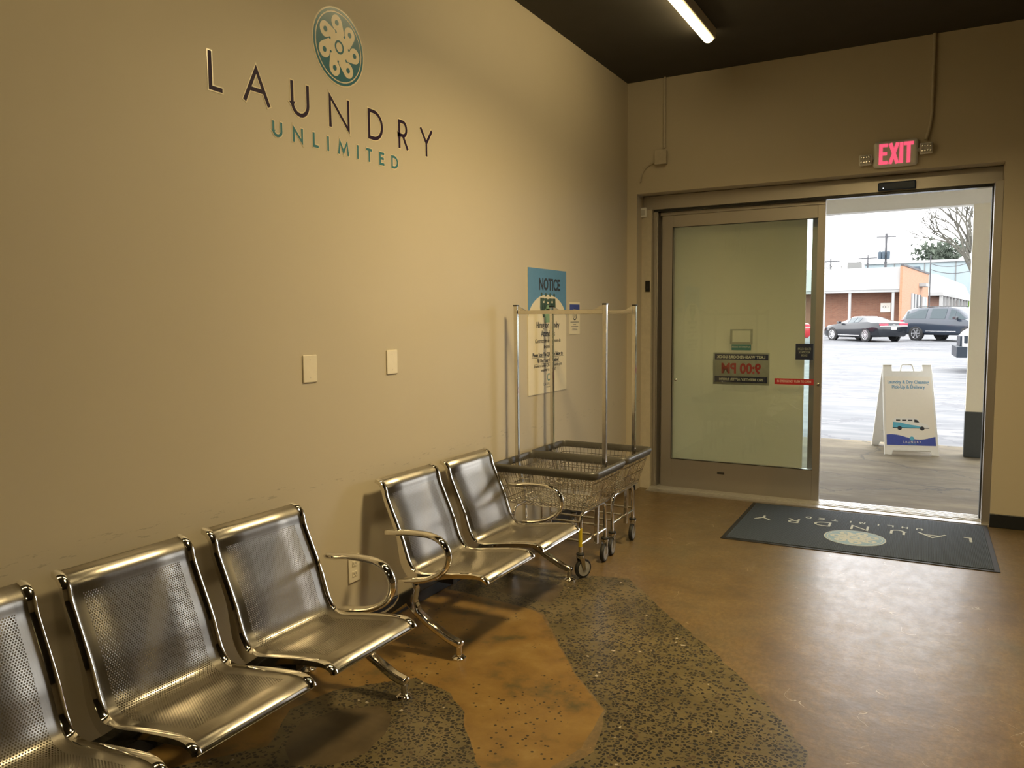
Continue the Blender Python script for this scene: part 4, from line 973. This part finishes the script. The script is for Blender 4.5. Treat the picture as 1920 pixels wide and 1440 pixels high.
g2 = empty('low_building', (0, 114, LZ(114)-.1), label='dark blue low roof peeking above the brick building', cat='building')
MB().box(-3.9, -.3, 2, 8, 0, 6.85).build('walls', M['slate'], g2); MB().box(-4.0, -.2, 1.8, 8.2, 6.85, 7.15).build('roof', M['slate'], g2)
b2 = empty('colonnade_building', (2.55, 79, LZ(79)-.1), label='white roofed building with a row of columns beyond the SUV', cat='building')
h2 = -(LZ(79)-.1); fx = Vector((.092, .996, 0))
def b2p(a, b_): return (a*1.0+b_*fx.x, b_*fx.y)
P = lambda *q: [b2p(*p) for p in q]
MB().prism(P((-3, 2.0), (-1.5, 2), (-1.5, 34), (-3, 34)), 3.6+h2).build('walls', M['brick'], b2)
rb = MB(); pr = [P((-5, 0), (0, 0), (0, 34), (-5, 34)), P((-5, 1), (-.7, 1), (-.7, 33), (-5, 33))]
rb.add([(x, y, 3.75+h2) for x, y in pr[0]]+[(x, y, 5.45+h2) for x, y in pr[1]], [(0, 1, 5, 4), (1, 2, 6, 5), (2, 3, 7, 6), (3, 0, 4, 7), (4, 5, 6, 7), (0, 3, 2, 1)]); rb.build('mansard_roof', M['farwhite'], b2)
MB().prism(P((-5, 0), (0, 0), (0, 34), (-.3, 34), (-.3, .3), (-5, .3)), .3, None, 3.45+h2).build('fascia', M['farwhite'], b2)
for y_ in (.15, 3, 6, 9.5, 13, 17, 21, 25, 29, 33): MB().prism(P((-.28, y_), (-.02, y_), (-.02, y_+.3), (-.28, y_+.3)), 3.5+h2).build('column', M['farwhite'], b2)
MB().prism(P((-3.05, 1.7), (-2.6, 1.7), (-2.6, 1.98), (-3.05, 1.98)), 3.2+h2).build('doorway', M['paleblue'], b2)
bg_ = empty('warehouse', (0, 130, LZ(130)-.1), label='large pale blue warehouse behind the low buildings', cat='building')
MB().box(-8, 30, 0, 20, 0, 8.35).build('walls', M['paleblue'], bg_); MB().box(-8.2, 30.2, -.3, 20, 8.3, 8.65).build('eave', M['farwhite'], bg_)
for x_ in (-4, 0, 4, 8): MB().box(x_, x_+.12, -.08, 0, 0, 8.3).build('downpipe', M['acgrey'], bg_)
tag(MB().box(4.5, 12, 109, 110, LZ(109), 3.4).build('hedge', M['grass']), 'bright green hedge at far right end of the colonnade', 'hedge')

def pole(x, y, z0, z1, r, label, arms=True, cans=True):
    t = empty('utility_pole', (x, y, z0), label=label, cat='utility pole')
    MB().lathe([(r, 0), (r*.8, z1-z0)], None, 10).build('pole', M['woodpole'], t, smooth=True)
    if arms: MB().box(-1.25, 1.25, -.08, .08, z1-z0-.55, z1-z0-.38).build('crossarm', M['woodpole'], t)
    if cans:
        for dx in (-.75, -.3, .35): MB().lathe([(.22, 0), (.24, .1), (.24, 1.0), (.15, 1.1)], Matrix.Translation((dx, -.35, z1-z0-3.6)), 14).build('transformer', M['slate'], t, smooth=True)
pole(-4.75, 123.3, 1.0, 13.4, .2, 'utility pole with crossarm and transformers beyond the brick building')
pole(1.52, 77.7, .65, 6.95, .06, 'thin dark pole beyond the brick side wall', False, False)
pole(-12.0, 123, 1.0, 10.2, .12, 'small distant utility pole at the left of the view', True, False)
pole(-7.2, 125, 1.0, 10.6, .12, 'small distant utility pole left of the transformer pole', True, False)
def wire(a, b, sag, lab):
    pts = [tuple(Vector(a).lerp(Vector(b), k/12)-Vector((0, 0, sag*4*(k/12)*(1-k/12)))) for k in range(13)]
    tag(MB().tube(pts, .03, 5).build('power_line', M['woodpole']), lab, 'power line')
wire((1.52, 77.6, 6.2), (6.6, 77.6, 7.7), .9, 'upper sagging power line in front of the warehouse')
wire((1.52, 77.6, 5.7), (6.6, 77, 6.6), .8, 'lower sagging power line in front of the warehouse')

# ------------------------------------------------------------------ trees
def tree(loc_, H, label, spread, seed, leafy=False):
    rnd = random.Random(seed); t = empty('tree', loc_, label=label, cat='tree'); m = MB()
    tips = []
    def grow(p, d, L, r, lv):
        q = p+d*L; mid = p.lerp(q, .5)+Vector((rnd.uniform(-1, 1), rnd.uniform(-1, 1), rnd.uniform(-.5, .5)))*L*.07
        m.tube([p, mid, q], [r, r*.85, r*.68], 5 if lv else 8)
        if lv >= (3 if leafy else 6) or r < .008: tips.append(q); return
        for k in range(rnd.choice((2, 3, 3)) if lv else 5):
            a = rnd.uniform(0, 2*pi); s_ = spread*rnd.uniform(.6, 1.15)
            u = d.orthogonal().normalized(); w = d.cross(u)
            nd = (d*cos(s_)+(u*cos(a)+w*sin(a))*sin(s_)); nd.z += .12; nd.normalize()
            grow(q.lerp(p, rnd.uniform(0, .35)), nd, L*rnd.uniform(.62, .85), r*.62, lv+1)
    grow(Vector((0, 0, 0)), Vector((0, 0, 1)), H*.33, H*.020, 0)
    m.build('branches', M['bark'], t)
    if leafy:
        f = MB()
        for q in tips:
            for k in range(60):
                c = q+Vector((rnd.gauss(0, 1), rnd.gauss(0, 1), rnd.gauss(0, .6)))*H*.07; s_ = H*.03
                f.add([c+Vector((rnd.uniform(-s_, s_), rnd.uniform(-s_, s_), rnd.uniform(-s_, s_))) for _ in range(3)], [(0, 1, 2)])
        f.build('foliage', M['leafdark'], t)
tree((5.35, 87.4, LZ(87)), 15.5, 'tall bare tree rising behind the canopy pillar', .62, 11)
tree((3.4, 173.5, LZ(173.5)), 18.5, 'round dark evergreen tree above the warehouse roof', .75, 5, True)
tree((-14.5, 150, LZ(150)), 11, 'small bare distant tree at the left above the white roof', .6, 3)
